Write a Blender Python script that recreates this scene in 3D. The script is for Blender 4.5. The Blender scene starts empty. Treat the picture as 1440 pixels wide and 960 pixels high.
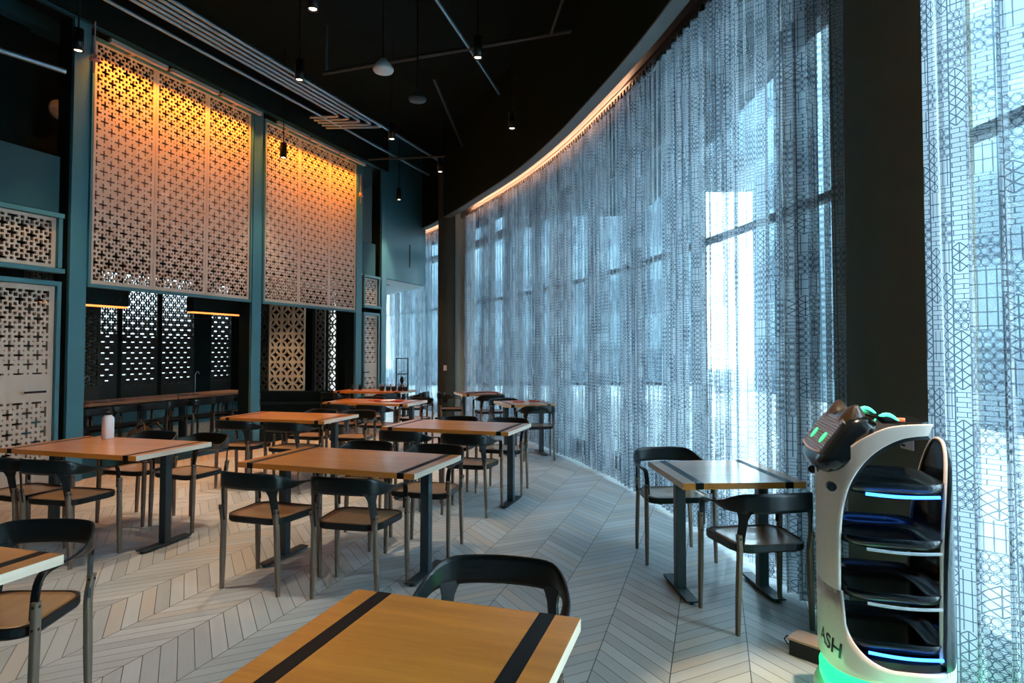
import bpy, math, random
from mathutils import Vector, Matrix, Quaternion
random.seed(7)
C = bpy.context.scene.collection
PI = math.pi
def R(a): return math.radians(a)

# ------------------------------------------------------------------ camera, sky, exposure
scn = bpy.context.scene
cam_d = bpy.data.cameras.new('camera'); cam = bpy.data.objects.new('camera', cam_d); C.objects.link(cam)
cam.location = (0, 0, 1.52); cam.rotation_euler = (R(90) + 0.03296, 0, 0)
cam_d.sensor_width = 36; cam_d.lens = 36 * 887.63 / 1440; cam_d.shift_y = -(480 - 462.2) / 1440
cam_d.clip_end = 300
scn.camera = cam
scn.view_settings.view_transform = 'Standard'; scn.view_settings.look = 'None'
scn.view_settings.exposure = 0.4; scn.view_settings.gamma = 1; scn.view_settings.use_curve_mapping = False
SKY = 17.5
w = bpy.data.worlds.new('world'); scn.world = w; w.use_nodes = True
bg = w.node_tree.nodes['Background']; bg.inputs[0].default_value = (0.68, 0.88, 1.0, 1); bg.inputs[1].default_value = SKY
SPOT_W = 245; GRAZE_W = 15; COVE_W = 10
scn.cycles.max_bounces = 8; scn.cycles.transparent_max_bounces = 24; scn.cycles.diffuse_bounces = 5
scn.cycles.sample_clamp_indirect = 6.0
scn.cycles.caustics_reflective = False; scn.cycles.caustics_refractive = False

# ------------------------------------------------------------------ helpers
def tag(o, label=None, cat=None, group=None, kind=None):
    if label: o['label'] = label
    if cat: o['category'] = cat
    if group: o['group'] = group
    if kind: o['kind'] = kind
    return o
def empty(name, loc=(0, 0, 0), rz=0, label=None, cat=None, group=None, kind=None):
    o = bpy.data.objects.new(name, None); C.objects.link(o)
    o.location = loc; o.rotation_euler = (0, 0, rz); o.empty_display_size = .1
    return tag(o, label, cat, group, kind)
class MB:
    def __init__(s): s.v = []; s.f = []; s.sm = []; s.mi = []; s.uv = None
    def add(s, vs, fs, smooth=False, m=0):
        n = len(s.v); s.v += [tuple(x) for x in vs]
        for f in fs: s.f.append(tuple(i + n for i in f)); s.sm.append(smooth); s.mi.append(m)
    def box(s, c, d, rz=0, m=0, rot=None):
        M = rot if rot else Matrix.Rotation(rz, 3, 'Z')
        vs = []
        for x in (-1, 1):
            for y in (-1, 1):
                for z in (-1, 1): vs.append(Vector(c) + M @ Vector((x * d[0] / 2, y * d[1] / 2, z * d[2] / 2)))
        s.add(vs, [(0, 1, 3, 2), (4, 6, 7, 5), (0, 4, 5, 1), (2, 3, 7, 6), (0, 2, 6, 4), (1, 5, 7, 3)], m=m)
    def quad(s, a, b, c, d, m=0): s.add([a, b, c, d], [(0, 1, 2, 3)], m=m)
    def loft(s, rings, closed=False, caps=True, smooth=True, m=0):
        k = len(rings[0]); n = len(rings); vs = [p for r in rings for p in r]; fs = []
        for i in range(n if closed else n - 1):
            j = (i + 1) % n
            for a in range(k):
                b = (a + 1) % k
                fs.append((i * k + a, i * k + b, j * k + b, j * k + a))
        s.add(vs, fs, smooth, m)
        if caps and not closed:
            s.add(rings[0], [tuple(range(k))[::-1]], False, m); s.add(rings[-1], [tuple(range(k))], False, m)
    def tube(s, pts, r, n=8, m=0, smooth=True):
        pts = [Vector(p) for p in pts]; rr = r if isinstance(r, (list, tuple)) else [r] * len(pts)
        up = Vector((0, 0, 1)); rings = []; prev = None
        for i, p in enumerate(pts):
            t = (pts[min(i + 1, len(pts) - 1)] - pts[max(i - 1, 0)]).normalized()
            if prev is None:
                a = up if abs(t.z) < .95 else Vector((1, 0, 0))
                x = t.cross(a).normalized()
            else: x = (prev - t * prev.dot(t)).normalized()
            y = t.cross(x); prev = x
            rings.append([p + x * rr[i] * math.cos(2 * PI * k / n) + y * rr[i] * math.sin(2 * PI * k / n) for k in range(n)])
        s.loft(rings, smooth=smooth, m=m)
    def lathe(s, prof, c=(0, 0, 0), n=20, m=0, smooth=True):
        rings = [[(c[0] + r * math.cos(2 * PI * k / n), c[1] + r * math.sin(2 * PI * k / n), c[2] + z) for k in range(n)] for r, z in prof]
        s.loft(rings, smooth=smooth, m=m)
    def prism(s, pts, z0, z1, m=0, smooth=False):
        s.loft([[(x, y, z0) for x, y in pts], [(x, y, z1) for x, y in pts]], smooth=smooth, m=m)
    def build(s, name, mats, parent=None, bevel=0, seg=2):
        me = bpy.data.meshes.new(name); me.from_pydata(s.v, [], s.f)
        me.polygons.foreach_set('use_smooth', s.sm); me.polygons.foreach_set('material_index', s.mi)
        if not isinstance(mats, (list, tuple)): mats = [mats]
        for m in mats: me.materials.append(m)
        if s.uv:
            l = me.uv_layers.new(name='UVMap')
            vi = [0] * len(me.loops); me.loops.foreach_get('vertex_index', vi)
            l.data.foreach_set('uv', [c for i in vi for c in s.uv[i]])
        me.update()
        o = bpy.data.objects.new(name, me); C.objects.link(o)
        if parent: o.parent = parent
        if bevel:
            b = o.modifiers.new('b', 'BEVEL'); b.width = bevel; b.segments = seg; b.limit_method = 'ANGLE'
        return o
def children_of(): 
    d = {}
    for o in bpy.data.objects:
        if o.parent: d.setdefault(o.parent, []).append(o)
    return d
def dup(root, loc, rz, label=None, group=None):
    ch = children_of()
    def cp(o, par):
        c = o.copy(); C.objects.link(c); c.parent = par
        for k in ch.get(o, []): cp(k, c)
        return c
    r = cp(root, root.parent); r.location = loc; r.rotation_euler = (0, 0, rz)
    if label: r['label'] = label
    if group: r['group'] = group
    return r
def rrect(hx, hy, r, n=5, cx=0, cy=0):
    p = []
    for k, (sx, sy) in enumerate(((1, 1), (-1, 1), (-1, -1), (1, -1))):
        for i in range(n + 1):
            a = PI / 2 * (k + i / n); p.append((cx + sx * (hx - r) + r * math.cos(a), cy + sy * (hy - r) + r * math.sin(a)))
    return p
def catmull(P, n):
    out = []
    for i in range(len(P) - 1):
        p0, p1, p2, p3 = P[max(i - 1, 0)], P[i], P[i + 1], P[min(i + 2, len(P) - 1)]
        for k in range(n):
            t = k / n
            out.append([.5 * (2 * b + (c - a) * t + (2 * a - 5 * b + 4 * c - d) * t * t + (3 * b - a - 3 * c + d) * t ** 3) for a, b, c, d in zip(p0, p1, p2, p3)])
    out.append(list(P[-1])); return out

# ------------------------------------------------------------------ materials
class NT:
    def __init__(s, name):
        s.m = bpy.data.materials.new(name); s.m.use_nodes = True; s.t = s.m.node_tree; s.n = s.t.nodes; s.l = s.t.links
        s.b = s.n['Principled BSDF']
    def node(s, ty, **kw):
        n = s.n.new(ty)
        for k, v in kw.items(): setattr(n, k, v)
        return n
    def put(s, sock, v):
        if isinstance(v, bpy.types.NodeSocket): s.l.new(v, sock)
        else: sock.default_value = v
    def M(s, op, a, b=0.0, c=0.0):
        n = s.node('ShaderNodeMath', operation=op); s.put(n.inputs[0], a); s.put(n.inputs[1], b); s.put(n.inputs[2], c); return n.outputs[0]
    def mix(s, f, a, b):
        n = s.node('ShaderNodeMix', data_type='RGBA'); s.put(n.inputs[0], f); s.put(n.inputs[6], a); s.put(n.inputs[7], b); return n.outputs[2]
    def comb(s, x, y, z=0.0):
        n = s.node('ShaderNodeCombineXYZ'); s.put(n.inputs[0], x); s.put(n.inputs[1], y); s.put(n.inputs[2], z); return n.outputs[0]
    def sep(s, v):
        n = s.node('ShaderNodeSeparateXYZ'); s.put(n.inputs[0], v); return n.outputs
    def coord(s, k='Object'): return s.node('ShaderNodeTexCoord').outputs[k]
    def noise(s, v, sc, det=2.0, rough=.5):
        n = s.node('ShaderNodeTexNoise'); s.put(n.inputs['Vector'], v); n.inputs['Scale'].default_value = sc; n.inputs['Detail'].default_value = det; n.inputs['Roughness'].default_value = rough; return n.outputs[0]
    def white(s, v):
        n = s.node('ShaderNodeTexWhiteNoise'); s.put(n.inputs[0], v); return n.outputs[0]
    def bump(s, h, st=.2, d=.01):
        n = s.node('ShaderNodeBump'); n.inputs['Strength'].default_value = st; n.inputs['Distance'].default_value = d; s.put(n.inputs['Height'], h); s.l.new(n.outputs[0], s.b.inputs['Normal'])
    def set(s, **k):
        for a, v in k.items(): s.put(s.b.inputs[a.replace('_', ' ')], v)
        return s.m
def c4(r, g, b): return (r, g, b, 1)
def plain(name, col, rough=.5, metal=0, var=.06, sc=8, **k):
    t = NT(name); n = t.noise(t.coord(), sc, 3)
    f = t.M('MULTIPLY_ADD', n, var * 2, 1 - var)
    mx = t.node('ShaderNodeVectorMath', operation='SCALE'); mx.inputs[0].default_value = col; t.put(mx.inputs['Scale'], f)
    t.put(t.b.inputs['Base Color'], mx.outputs[0]); t.set(Roughness=rough, Metallic=metal)
    for a, v in k.items(): t.put(t.b.inputs[a.replace('_', ' ')], v)
    return t.m
def wood(name, dark, light, axis='x', rough=.38, sc=1.0, bump=.03):
    t = NT(name); x, y, z = t.sep(t.coord())
    v = t.comb(t.M('MULTIPLY', x, (1.2 if axis == 'x' else 14) * sc), t.M('MULTIPLY', y, (1.2 if axis == 'y' else 14) * sc), t.M('MULTIPLY', z, (1.2 if axis == 'z' else 14) * sc))
    n1 = t.noise(v, 1.0, 4, .6); n2 = t.noise(v, 7.0, 2, .6)
    f = t.M('ADD', t.M('MULTIPLY', n1, .75), t.M('MULTIPLY', n2, .25)); f = t.M('MULTIPLY_ADD', f, 2.2, -.6)
    f = t.node('ShaderNodeClamp').outputs[0] if False else t.M('MINIMUM', t.M('MAXIMUM', f, 0.0), 1.0)
    t.set(Base_Color=t.mix(f, dark, light), Roughness=rough, Specular_IOR_Level=.5, Coat_Weight=.7 if rough < .45 else 0.0, Coat_Roughness=.22); t.bump(n2, bump, .003)
    return t.m
def emis(name, col, st):
    t = NT(name); t.set(Base_Color=c4(*col), Emission_Color=c4(*col), Emission_Strength=st, Roughness=.4); return t.m
def floor_mat():
    t = NT('chevron_tile'); x, y, z = t.sep(t.coord())
    a = R(17.7); ca, sa = math.cos(a), math.sin(a)
    u = t.M('SUBTRACT', t.M('MULTIPLY', x, ca), t.M('MULTIPLY', y, sa)); v = t.M('ADD', t.M('MULTIPLY', x, sa), t.M('MULTIPLY', y, ca))
    bw = .359
    ub = t.M('DIVIDE', t.M('ADD', u, .208), bw)               # integer at seams, 0 at a near-pointing vertex
    band = t.M('FLOOR', ub); fr = t.M('SUBTRACT', ub, band)
    tri = t.M('ABSOLUTE', t.M('SUBTRACT', t.M('MULTIPLY', t.M('FRACT', t.M('MULTIPLY', ub, .5)), 2.0), 1.0))   # 1 at even seams
    vv = t.M('DIVIDE', t.M('ADD', v, t.M('MULTIPLY', tri, bw)), .108)
    pl = t.M('FLOOR', vv); pf = t.M('SUBTRACT', vv, pl)
    rnd = t.white(t.comb(band, pl)); rnd2 = t.white(t.comb(pl, band, 3.0))
    dx = t.M('MINIMUM', fr, t.M('SUBTRACT', 1.0, fr)); dv = t.M('MINIMUM', pf, t.M('SUBTRACT', 1.0, pf))
    gap = t.M('MAXIMUM', t.M('LESS_THAN', dx, .0065), t.M('LESS_THAN', dv, .024))
    # grain along plank
    sgn = t.M('SUBTRACT', t.M('MULTIPLY', t.M('FLOORED_MODULO', band, 2.0), 2.0), 1.0)
    g1 = t.M('ADD', v, t.M('MULTIPLY', u, sgn)); g2 = t.M('SUBTRACT', v, t.M('MULTIPLY', u, sgn))
    gn = t.noise(t.comb(t.M('MULTIPLY', g1, 22.0), t.M('MULTIPLY', g2, 2.0), t.M('MULTIPLY', rnd, 9.0)), 1.0, 4, .6)
    f = t.M('ADD', t.M('MULTIPLY', rnd, .55), t.M('MULTIPLY', gn, .45))
    base = t.mix(f, c4(.32, .34, .345), c4(.58, .605, .61))
    base = t.mix(t.M('GREATER_THAN', rnd2, .86), base, c4(.50, .47, .43))
    t.set(Base_Color=t.mix(gap, base, c4(.05, .05, .05)), Roughness=t.M('MULTIPLY_ADD', gn, .2, .28), Specular_IOR_Level=.45)
    t.bump(t.M('SUBTRACT', 1.0, gap), .35, .002)
    return t.m
def cloth_mat(name, tint=(.72, .78, .84), sheer=.80):
    t = NT(name); uv = t.coord('UV'); x, y, z = t.sep(uv)
    S = .041
    cu = t.M('DIVIDE', x, S); cv = t.M('DIVIDE', y, S)
    fu = t.M('SUBTRACT', t.M('FRACT', cu), .5); fv = t.M('SUBTRACT', t.M('FRACT', cv), .5)
    LW = .034
    def line(e, wd=LW): return t.M('LESS_THAN', t.M('ABSOLUTE', e), wd)
    def OR(a, b): return t.M('MAXIMUM', a, b)
    rad = t.M('SQRT', t.M('ADD', t.M('MULTIPLY', fu, fu), t.M('MULTIPLY', fv, fv)))
    circ = OR(line(t.M('SUBTRACT', rad, .5)), line(t.M('SUBTRACT', t.M('ABSOLUTE', fu), t.M('ABSOLUTE', fv)), .035))
    fu2 = t.M('SUBTRACT', t.M('FRACT', t.M('ADD', cu, .5)), .5)
    rad2 = t.M('SQRT', t.M('ADD', t.M('MULTIPLY', fu2, fu2), t.M('MULTIPLY', fv, fv)))
    circ = OR(circ, line(t.M('SUBTRACT', rad2, .5)))
    rowp = t.M('FLOORED_MODULO', t.M('FLOOR', t.M('MULTIPLY_ADD', cv, 2.0, .5)), 2.0)
    bx = t.M('SUBTRACT', t.M('FRACT', t.M('ADD', t.M('MULTIPLY', cu, .8), t.M('MULTIPLY', rowp, .5))), .5)
    by = t.M('SUBTRACT', t.M('FRACT', t.M('MULTIPLY', cv, 2.0)), .5)
    brick = OR(line(bx, .03), line(by, .07))
    lad = OR(line(t.M('SUBTRACT', t.M('FRACT', t.M('MULTIPLY', cu, 2.0)), .5), .07), line(t.M('SUBTRACT', t.M('FRACT', t.M('MULTIPLY', cv, .75)), .5), .04))
    dia = line(t.M('SUBTRACT', t.M('ADD', t.M('ABSOLUTE', fu), t.M('ABSOLUTE', fv)), .5), .07); dia = OR(dia, line(fu, .04))
    patch = t.white(t.comb(t.M('FLOOR', t.M('DIVIDE', cu, 2.0)), t.M('FLOOR', t.M('DIVIDE', cv, 3.0))))
    def sel(lo, hi, p): return t.M('MULTIPLY', t.M('MULTIPLY', t.M('GREATER_THAN', patch, lo), t.M('LESS_THAN', patch, hi)), p)
    L = t.M('ADD', t.M('ADD', sel(-.1, .3, circ), sel(.3, .62, brick)), t.M('ADD', sel(.62, .8, lad), sel(.8, 1.1, dia)))
    edge = OR(line(t.M('SUBTRACT', t.M('FRACT', t.M('ADD', t.M('DIVIDE', cu, 2.0), .5)), .5), .025), 0.0)
    L = t.M('MINIMUM', OR(L, edge), 1.0)
    lw = t.node('ShaderNodeLayerWeight'); lw.inputs[0].default_value = .5
    tr = t.M('MULTIPLY', t.M('SUBTRACT', 1.0, t.M('MULTIPLY', lw.outputs['Facing'], .60)), sheer)
    lay = t.noise(t.comb(t.M('MULTIPLY', x, 2.3), t.M('MULTIPLY', y, .12)), 1.0, 2); lay = t.M('MINIMUM', t.M('MAXIMUM', t.M('MULTIPLY_ADD', lay, 3.6, -1.0), .50), 1.0)
    tr = t.M('MULTIPLY', t.M('MULTIPLY', tr, lay), t.M('SUBTRACT', 1.0, t.M('MULTIPLY', L, .65)))
    col = t.mix(L, c4(*tint), c4(.06, .085, .12))
    dif = t.node('ShaderNodeBsdfDiffuse'); tl = t.node('ShaderNodeBsdfTranslucent'); tp = t.node('ShaderNodeBsdfTransparent')
    t.put(dif.inputs[0], col); t.put(tl.inputs[0], col)
    m1 = t.node('ShaderNodeMixShader'); m1.inputs[0].default_value = .62; t.l.new(dif.outputs[0], m1.inputs[1]); t.l.new(tl.outputs[0], m1.inputs[2])
    m2 = t.node('ShaderNodeMixShader'); t.put(m2.inputs[0], tr); t.l.new(m1.outputs[0], m2.inputs[1]); t.l.new(tp.outputs[0], m2.inputs[2])
    t.l.new(m2.outputs[0], t.n['Material Output'].inputs[0])
    return t.m
def glass_mat(name, tint=(.87, .95, .97)):
    t = NT(name); tp = t.node('ShaderNodeBsdfTransparent'); gl = t.node('ShaderNodeBsdfGlossy'); gl.inputs['Roughness'].default_value = .03
    tp.inputs[0].default_value = c4(*tint); fr = t.node('ShaderNodeValue'); fr.outputs[0].default_value = .06
    m = t.node('ShaderNodeMixShader'); t.l.new(fr.outputs[0], m.inputs[0]); t.l.new(tp.outputs[0], m.inputs[1]); t.l.new(gl.outputs[0], m.inputs[2])
    t.l.new(m.outputs[0], t.n['Material Output'].inputs[0]); return t.m

FLOOR = floor_mat()
OAK = wood('oiled_oak', c4(.46, .145, .018), c4(.76, .285, .048), 'x', .30, 1.0)
OAKLIT = wood('window_lit_oak_edge', c4(.60, .45, .33), c4(.78, .62, .48), 'y', .5, 1.0)  # end faces made pale in place of window light falling on them
PLY = wood('pale_plywood', c4(.50, .37, .28), c4(.64, .49, .39), 'z', .55, .5, .02)
SEATW = wood('seat_veneer', c4(.26, .13, .05), c4(.42, .23, .10), 'y', .4, 1.0)
LEGW = wood('grey_ash', c4(.10, .065, .042), c4(.22, .155, .11), 'z', .45, 2.0)
BLACK = plain('black_steel', (.005, .008, .009), .30, 0, .1, Specular_IOR_Level=.32)
STRIPE = plain('black_inlay', (.003, .005, .005), .45, 0, .1, Specular_IOR_Level=.25)
POST = plain('dark_teal_steel', (.018, .033, .04), .4, .0, .1)
TEAL = plain('teal_paint', (.045, .17, .21), .55, 0, .05, 3)
TEALD = plain('deep_teal_paint', (.02, .075, .09), .6, 0, .08, 3, Specular_IOR_Level=.2)
BLACKW = plain('matt_black_paint', (.009, .016, .016), .9, 0, .2, 2, Specular_IOR_Level=.06)
OLIVE = plain('olive_black_paint', (.009, .018, .013), .9, 0, .12, 5, Specular_IOR_Level=.08)
OLIVEB = plain('brown_olive_paint', (.13, .12, .075), .75, 0, .10, 5, Specular_IOR_Level=.15)
GREYB = plain('grey_soffit_paint', (.16, .19, .20), .6, 0, .06, 4)
WHITEP = plain('white_paint', (.75, .78, .78), .6, 0, .03, 4)
RAILM = plain('rail_black', (.012, .012, .012), .5)
PIPEM = plain('galvanised_pipe', (.30, .42, .48), .30, .8, .15, 10)
PIPED = plain('painted_black_pipe', (.03, .04, .042), .5, .2, .15, 10)
CLOTH = cloth_mat('sheer_patterned_cloth')
GLASS = glass_mat('window_glass')
ALU = plain('dark_mullion', (.03, .04, .045), .5)
RED = plain('red_napkin_cloth', (.42, .035, .03), .8)
PINK = plain('pale_paper', (.75, .66, .62), .7)
WARM = emis('warm_lamp_face', (1, .72, .45), 14)

# ------------------------------------------------------------------ the room frame
AL = R(20.1); WD = Vector((math.sin(AL), math.cos(AL), 0)); WN = Vector((-math.cos(AL), math.sin(AL), 0)); W0 = Vector((-5.0, 7.41, 0))
WALLRZ = PI / 2 - AL     # rotation that turns local +x into the wall direction
def wp(s, q, z=0): return W0 + WD * s + WN * q + Vector((0, 0, z))
ARC = [(-5.4, 20.8), (-3.75, 18.2), (-2.7, 16.5), (-1.75, 14.95), (-.95, 13.3), (-.42, 12.1), (.05, 11.0), (.46, 9.9), (.83, 8.7), (1.14, 7.45), (1.40, 6.3), (1.60, 5.2), (1.73, 4.2), (1.80, 3.4), (1.85, 2.6), (1.84, 1.6), (1.78, .6), (1.66, -.4), (1.5, -1.5)]
AP = catmull(ARC, 12)
AS = [0.0]
for i in range(1, len(AP)): AS.append(AS[-1] + math.dist(AP[i - 1], AP[i]))
def arc(s, off=0.0):            # off > 0: outwards, towards the glass
    s = max(0, min(s, AS[-1] - 1e-6)); lo, hi = 0, len(AS) - 1
    while hi - lo > 1:
        m = (lo + hi) // 2
        if AS[m] <= s: lo = m
        else: hi = m
    t = (s - AS[lo]) / (AS[hi] - AS[lo]); a, b = AP[lo], AP[hi]
    x = a[0] + (b[0] - a[0]) * t; y = a[1] + (b[1] - a[1]) * t
    p0 = AP[max(lo - 1, 0)]; p1 = AP[min(hi + 1, len(AP) - 1)]
    T = Vector((p1[0] - p0[0], p1[1] - p0[1])).normalized(); N = Vector((-T.y, T.x))
    return Vector((x + N.x * off, y + N.y * off)), T, N
def s_at_y(y):
    for i in range(1, len(AP)):
        if AP[i][1] <= y: 
            t = (AP[i - 1][1] - y) / (AP[i - 1][1] - AP[i][1]); return AS[i - 1] + t * (AS[i] - AS[i - 1])
    return AS[-1]
def arc_strip(mb, s0, s1, prof, step=.25, m=0):      # prof: list of (off, z) closed polygon swept along the arc
    n = max(2, int((s1 - s0) / step) + 1); rings = []
    for i in range(n):
        s = s0 + (s1 - s0) * i / (n - 1); r = []
        for off, z in prof:
            p, T, N = arc(s, off); r.append((p.x, p.y, z))
        rings.append(r)
    mb.loft(rings, smooth=False, m=m)
def struct(mb, name, m, parent=None, bevel=0):
    o = mb.build(name, m, parent, bevel)
    if not parent: o['kind'] = 'structure'
    return o
ZC = 6.3
# floor, ceiling, enclosing walls
b = MB(); b.box((-1.5, 10, -.05), (21, 25, .1)); struct(b, 'floor', FLOOR)
b = MB(); b.box((-3.2, 10, ZC + .1), (15.6, 25, .2)); struct(b, 'ceiling', BLACKW)
b = MB(); b.box((-3.2, -1.6, ZC / 2), (15.6, .2, ZC)); struct(b, 'wall_back', BLACKW)
b = MB(); b.box((-10.9, 10, ZC / 2), (.2, 25, ZC)); struct(b, 'wall_left', BLACKW)
b = MB(); b.box((-8.2, 21.5, ZC / 2), (5.6, .02, ZC)); struct(b, 'added_window', GLASS)  # unseen glazing added so skylight floods the far area and its soffit
SB = AS[-1]
# bulkhead over the curtains
b = MB(); arc_strip(b, 0, SB, [(-.26, 4.46), (-.14, 4.46), (-.14, ZC), (-.26, ZC)]); struct(b, 'wall_right', OLIVE)
b = MB(); arc_strip(b, 0, SB, [(-.262, 4.440), (-.11, 4.440), (-.11, 4.46), (-.262, 4.46)]); struct(b, 'trim_1', GREYB)
b = MB(); arc_strip(b, 0, SB, [(-.14, 4.70), (.62, 4.70), (.62, 4.74), (-.14, 4.74)]); arc_strip(b, 0, SB, [(.09, 4.43), (.13, 4.43), (.13, 4.72), (.09, 4.72)]); struct(b, 'trim_2', GREYB)
b = MB(); arc_strip(b, 0, SB, [(.35, 4.3), (.62, 4.3), (.62, ZC), (.35, ZC)]); struct(b, 'wall_outer', BLACKW)
# window behind the curtains: curb, glass, transom, mullions
win = empty('window_1', (0, 0, 0), kind='structure')
b = MB(); arc_strip(b, 0, SB, [(.33, 0), (.50, 0), (.50, .16), (.33, .16)]); b.build('window_sill', ALU, win)
b = MB(); arc_strip(b, 0, SB, [(.38, .15), (.386, .15), (.386, 4.35), (.38, 4.35)], .4); b.build('glass', GLASS, win)
b = MB(); arc_strip(b, 0, SB, [(.33, 3.76), (.46, 3.76), (.46, 3.90), (.33, 3.90)]); b.build('transom', ALU, win)
b = MB(); arc_strip(b, 0, SB, [(.35, 2.52), (.43, 2.52), (.43, 2.57), (.35, 2.57)]); b.build('transom', ALU, win)
s = .4
while s < SB:
    p, T, N = arc(s, .40); b = MB(); b.box((p.x, p.y, 2.25), (.06, .13, 4.3), math.atan2(T.y, T.x)); b.build('mullion', ALU, win); s += 1.45
# outdoors
b = MB(); b.box((8, 16, -.25), (70, 80, .2)); tag(struct(b, 'ground', plain('pale_paving', (.20, .23, .25), .8, 0, .1, 2)), kind='structure')
FAC = NT('added_facade'); xx, yy, zz = FAC.sep(FAC.coord())
wr = FAC.M('MULTIPLY', FAC.M('LESS_THAN', FAC.M('FRACT', FAC.M('DIVIDE', zz, 3.2)), .5), FAC.M('LESS_THAN', FAC.M('FRACT', FAC.M('DIVIDE', yy, 2.6)), .6))
FACM = FAC.set(Base_Color=FAC.mix(wr, c4(.10, .15, .18), c4(.045, .075, .10)), Roughness=.6)
def facade(x, y, wx, wy, h, lab):  # invented blocks: they darken the curtain view and leave a bright gap
    e = empty('building', (x, y, 0), 0, lab, 'building')
    b = MB(); b.box((0, 0, h / 2), (wx, wy, h)); b.build('wall', FACM, e)
    b = MB(); b.box((0, 0, h + .15), (wx + .6, wy + .6, .3)); b.build('roof', ALU, e); return e
facade(1.8, 36.5, 14.6, 14, 13, 'added building block outside, darkening the view through the long curtain')
bld = facade(12, 13.5, 6, 20, 12, 'added building block outside, darkening the view behind the curtain beside the wide pillar')

b = MB(); b.box((9.05 - 12, 26.5 - 13.5, 10.6), (5.5, 5.8, 3.4)); b.build('added_gap_cover', FACM, bld)  # invented deck that closes the top of the bright gap
# ------------------------------------------------------------------ curtains
def curtain(name, y0, y1, label, z0=.035, z1=4.36, lam=.12, amp=.045, seed=1, full=1.65, off=0.0):
    rnd = random.Random(seed); s0, s1 = s_at_y(y0), s_at_y(y1); n = int((s1 - s0) / .009); rows = [0, .02, .1, .25, .45, .65, .8, .9, .96, 1]
    ks = [(rnd.uniform(.6, 1.5), rnd.uniform(0, 6.3), rnd.uniform(.4, 1)) for _ in range(5)]
    b = MB(); uv = []; vs = []
    for j, t in enumerate(rows):
        z = z0 + (z1 - z0) * t
        for i in range(n + 1):
            s = s0 + (s1 - s0) * i / n
            ph = 2 * PI * s / lam + 1.5 * math.sin(s * 2.1 + ks[0][1]) + 1.0 * math.sin(s * 4.7 + ks[1][1]) + (1 - t) * .9 * math.sin(s * 3.3 + ks[2][1])
            am = amp * (.75 + .35 * math.sin(s * 5.3 + ks[3][1] + (1 - t) * 1.0)) * (1 if t < .9 else 1 - .25 * (t - .9) * 10)
            d = am * math.sin(ph) + (1 - t) * .02 * math.sin(s * 1.7 + ks[4][1])
            sh = am * .55 * math.sin(2 * ph) * (1 - .3 * t)
            p, T, N = arc(s + sh * .6, off + d); vs.append((p.x, p.y, z)); uv.append((s * full, z))
    fs = [(j * (n + 1) + i, j * (n + 1) + i + 1, (j + 1) * (n + 1) + i + 1, (j + 1) * (n + 1) + i) for j in range(len(rows) - 1) for i in range(n)]
    b.add(vs, fs, True); b.uv = uv
    return tag(b.build(name, CLOTH), label, 'curtain')
curtain('curtain', 18.5, 14.75, 'far sheer curtain behind the narrow dark pillar, partly under the white soffit', seed=3, lam=.13)
curtain('curtain', 13.35, 5.05, 'long pleated sheer curtain sweeping along the curved window', seed=5, lam=.125)
curtain('curtain', 5.12, 3.42, 'pleated sheer curtain just left of the wide brown pillar', seed=8, lam=.15, amp=.055)
curtain('curtain', 2.80, 1.0, 'sheer patterned curtain right of the robot at the frame edge', seed=11, lam=.17, amp=.06)
def rail(y0, y1, lab, step=.085):
    e = empty('curtain_track', (0, 0, 0), 0, lab, 'curtain track', 'ceiling tracks for the curtains')
    b = MB(); arc_strip(b, s_at_y(y0), s_at_y(y1), [(-.02, 4.40), (.02, 4.40), (.02, 4.44), (-.02, 4.44)], .12)
    arc_strip(b, s_at_y(y0), s_at_y(y1), [(-.03, 4.44), (.10, 4.44), (.10, 4.452), (-.03, 4.452)], .12); b.build('rail', RAILM, e)
    b = MB(); s = s_at_y(y0)
    while s < s_at_y(y1):
        p, T, N = arc(s, 0); b.box((p.x, p.y, 4.375), (.035, .05, .05), math.atan2(T.y, T.x)); s += step
    tag(b.build('carriers', RAILM, e), kind='stuff')
rail(20.6, 14.75, 'black track carrying the far curtain beyond the dark pillar')
rail(13.35, 3.42, 'long curved black track above the long curtain')
rail(2.80, 1.0, 'black track above the curtain at the right edge')
# warm light strip in the recess above the far half of the long curtain
def cove(y0, y1, lab):
    e = empty('light_strip', (0, 0, 0), 0, lab, 'light strip')
    b = MB(); arc_strip(b, s_at_y(y0), s_at_y(y1), [(-.135, 4.50), (-.125, 4.50), (-.125, 4.53), (-.135, 4.53)], .2)
    b.build('diffuser', emis('cove_led', (1, .46, .26), 80), e)
cove(13.2, 7.0, 'warm light strip hidden in the recess above the long curtain')
cove(20.4, 14.8, 'warm light strip in the recess above the far curtain')
cove(2.75, .6, 'warm light strip in the recess above the right-hand curtain')

# pillars
b = MB(); b.box((2.08, 3.42, ZC / 2), (.20, .95, ZC), 0); struct(b, 'wall_pillar', OLIVEB, bevel=.01)
b = MB(); b.box((2.02, 2.90, ZC / 2), (.10, .10, ZC), 0); struct(b, 'trim_3', GREYB)
b = MB(); b.prism([(-1.635, 13.9), (-1.265, 13.9), (-1.265, 14.35), (-1.635, 14.35)], 0, 5.55); struct(b, 'wall_narrow_pillar', plain('dark_olive_paint', (.045, .048, .038), .75, 0, .1, 5, Specular_IOR_Level=.15), bevel=.01)
b = MB(); b.prism([(-1.262, 13.95), (-1.005, 13.9), (-.95, 14.6), (-1.25, 14.8)], 0, ZC); struct(b, 'wall_return', plain('daylit_teal_paint', (.26, .40, .44), .5, 0, .04, 4))  # paint lightened to stand for the daylight this strip catches
b = MB(); b.prism([(-1.0, 13.9), (-.90, 13.45), (-.80, 13.52), (-.86, 14.1)], 0, 4.7); struct(b, 'wall_reveal', plain('pale_reveal_paint', (.50, .46, .42), .6))
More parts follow.
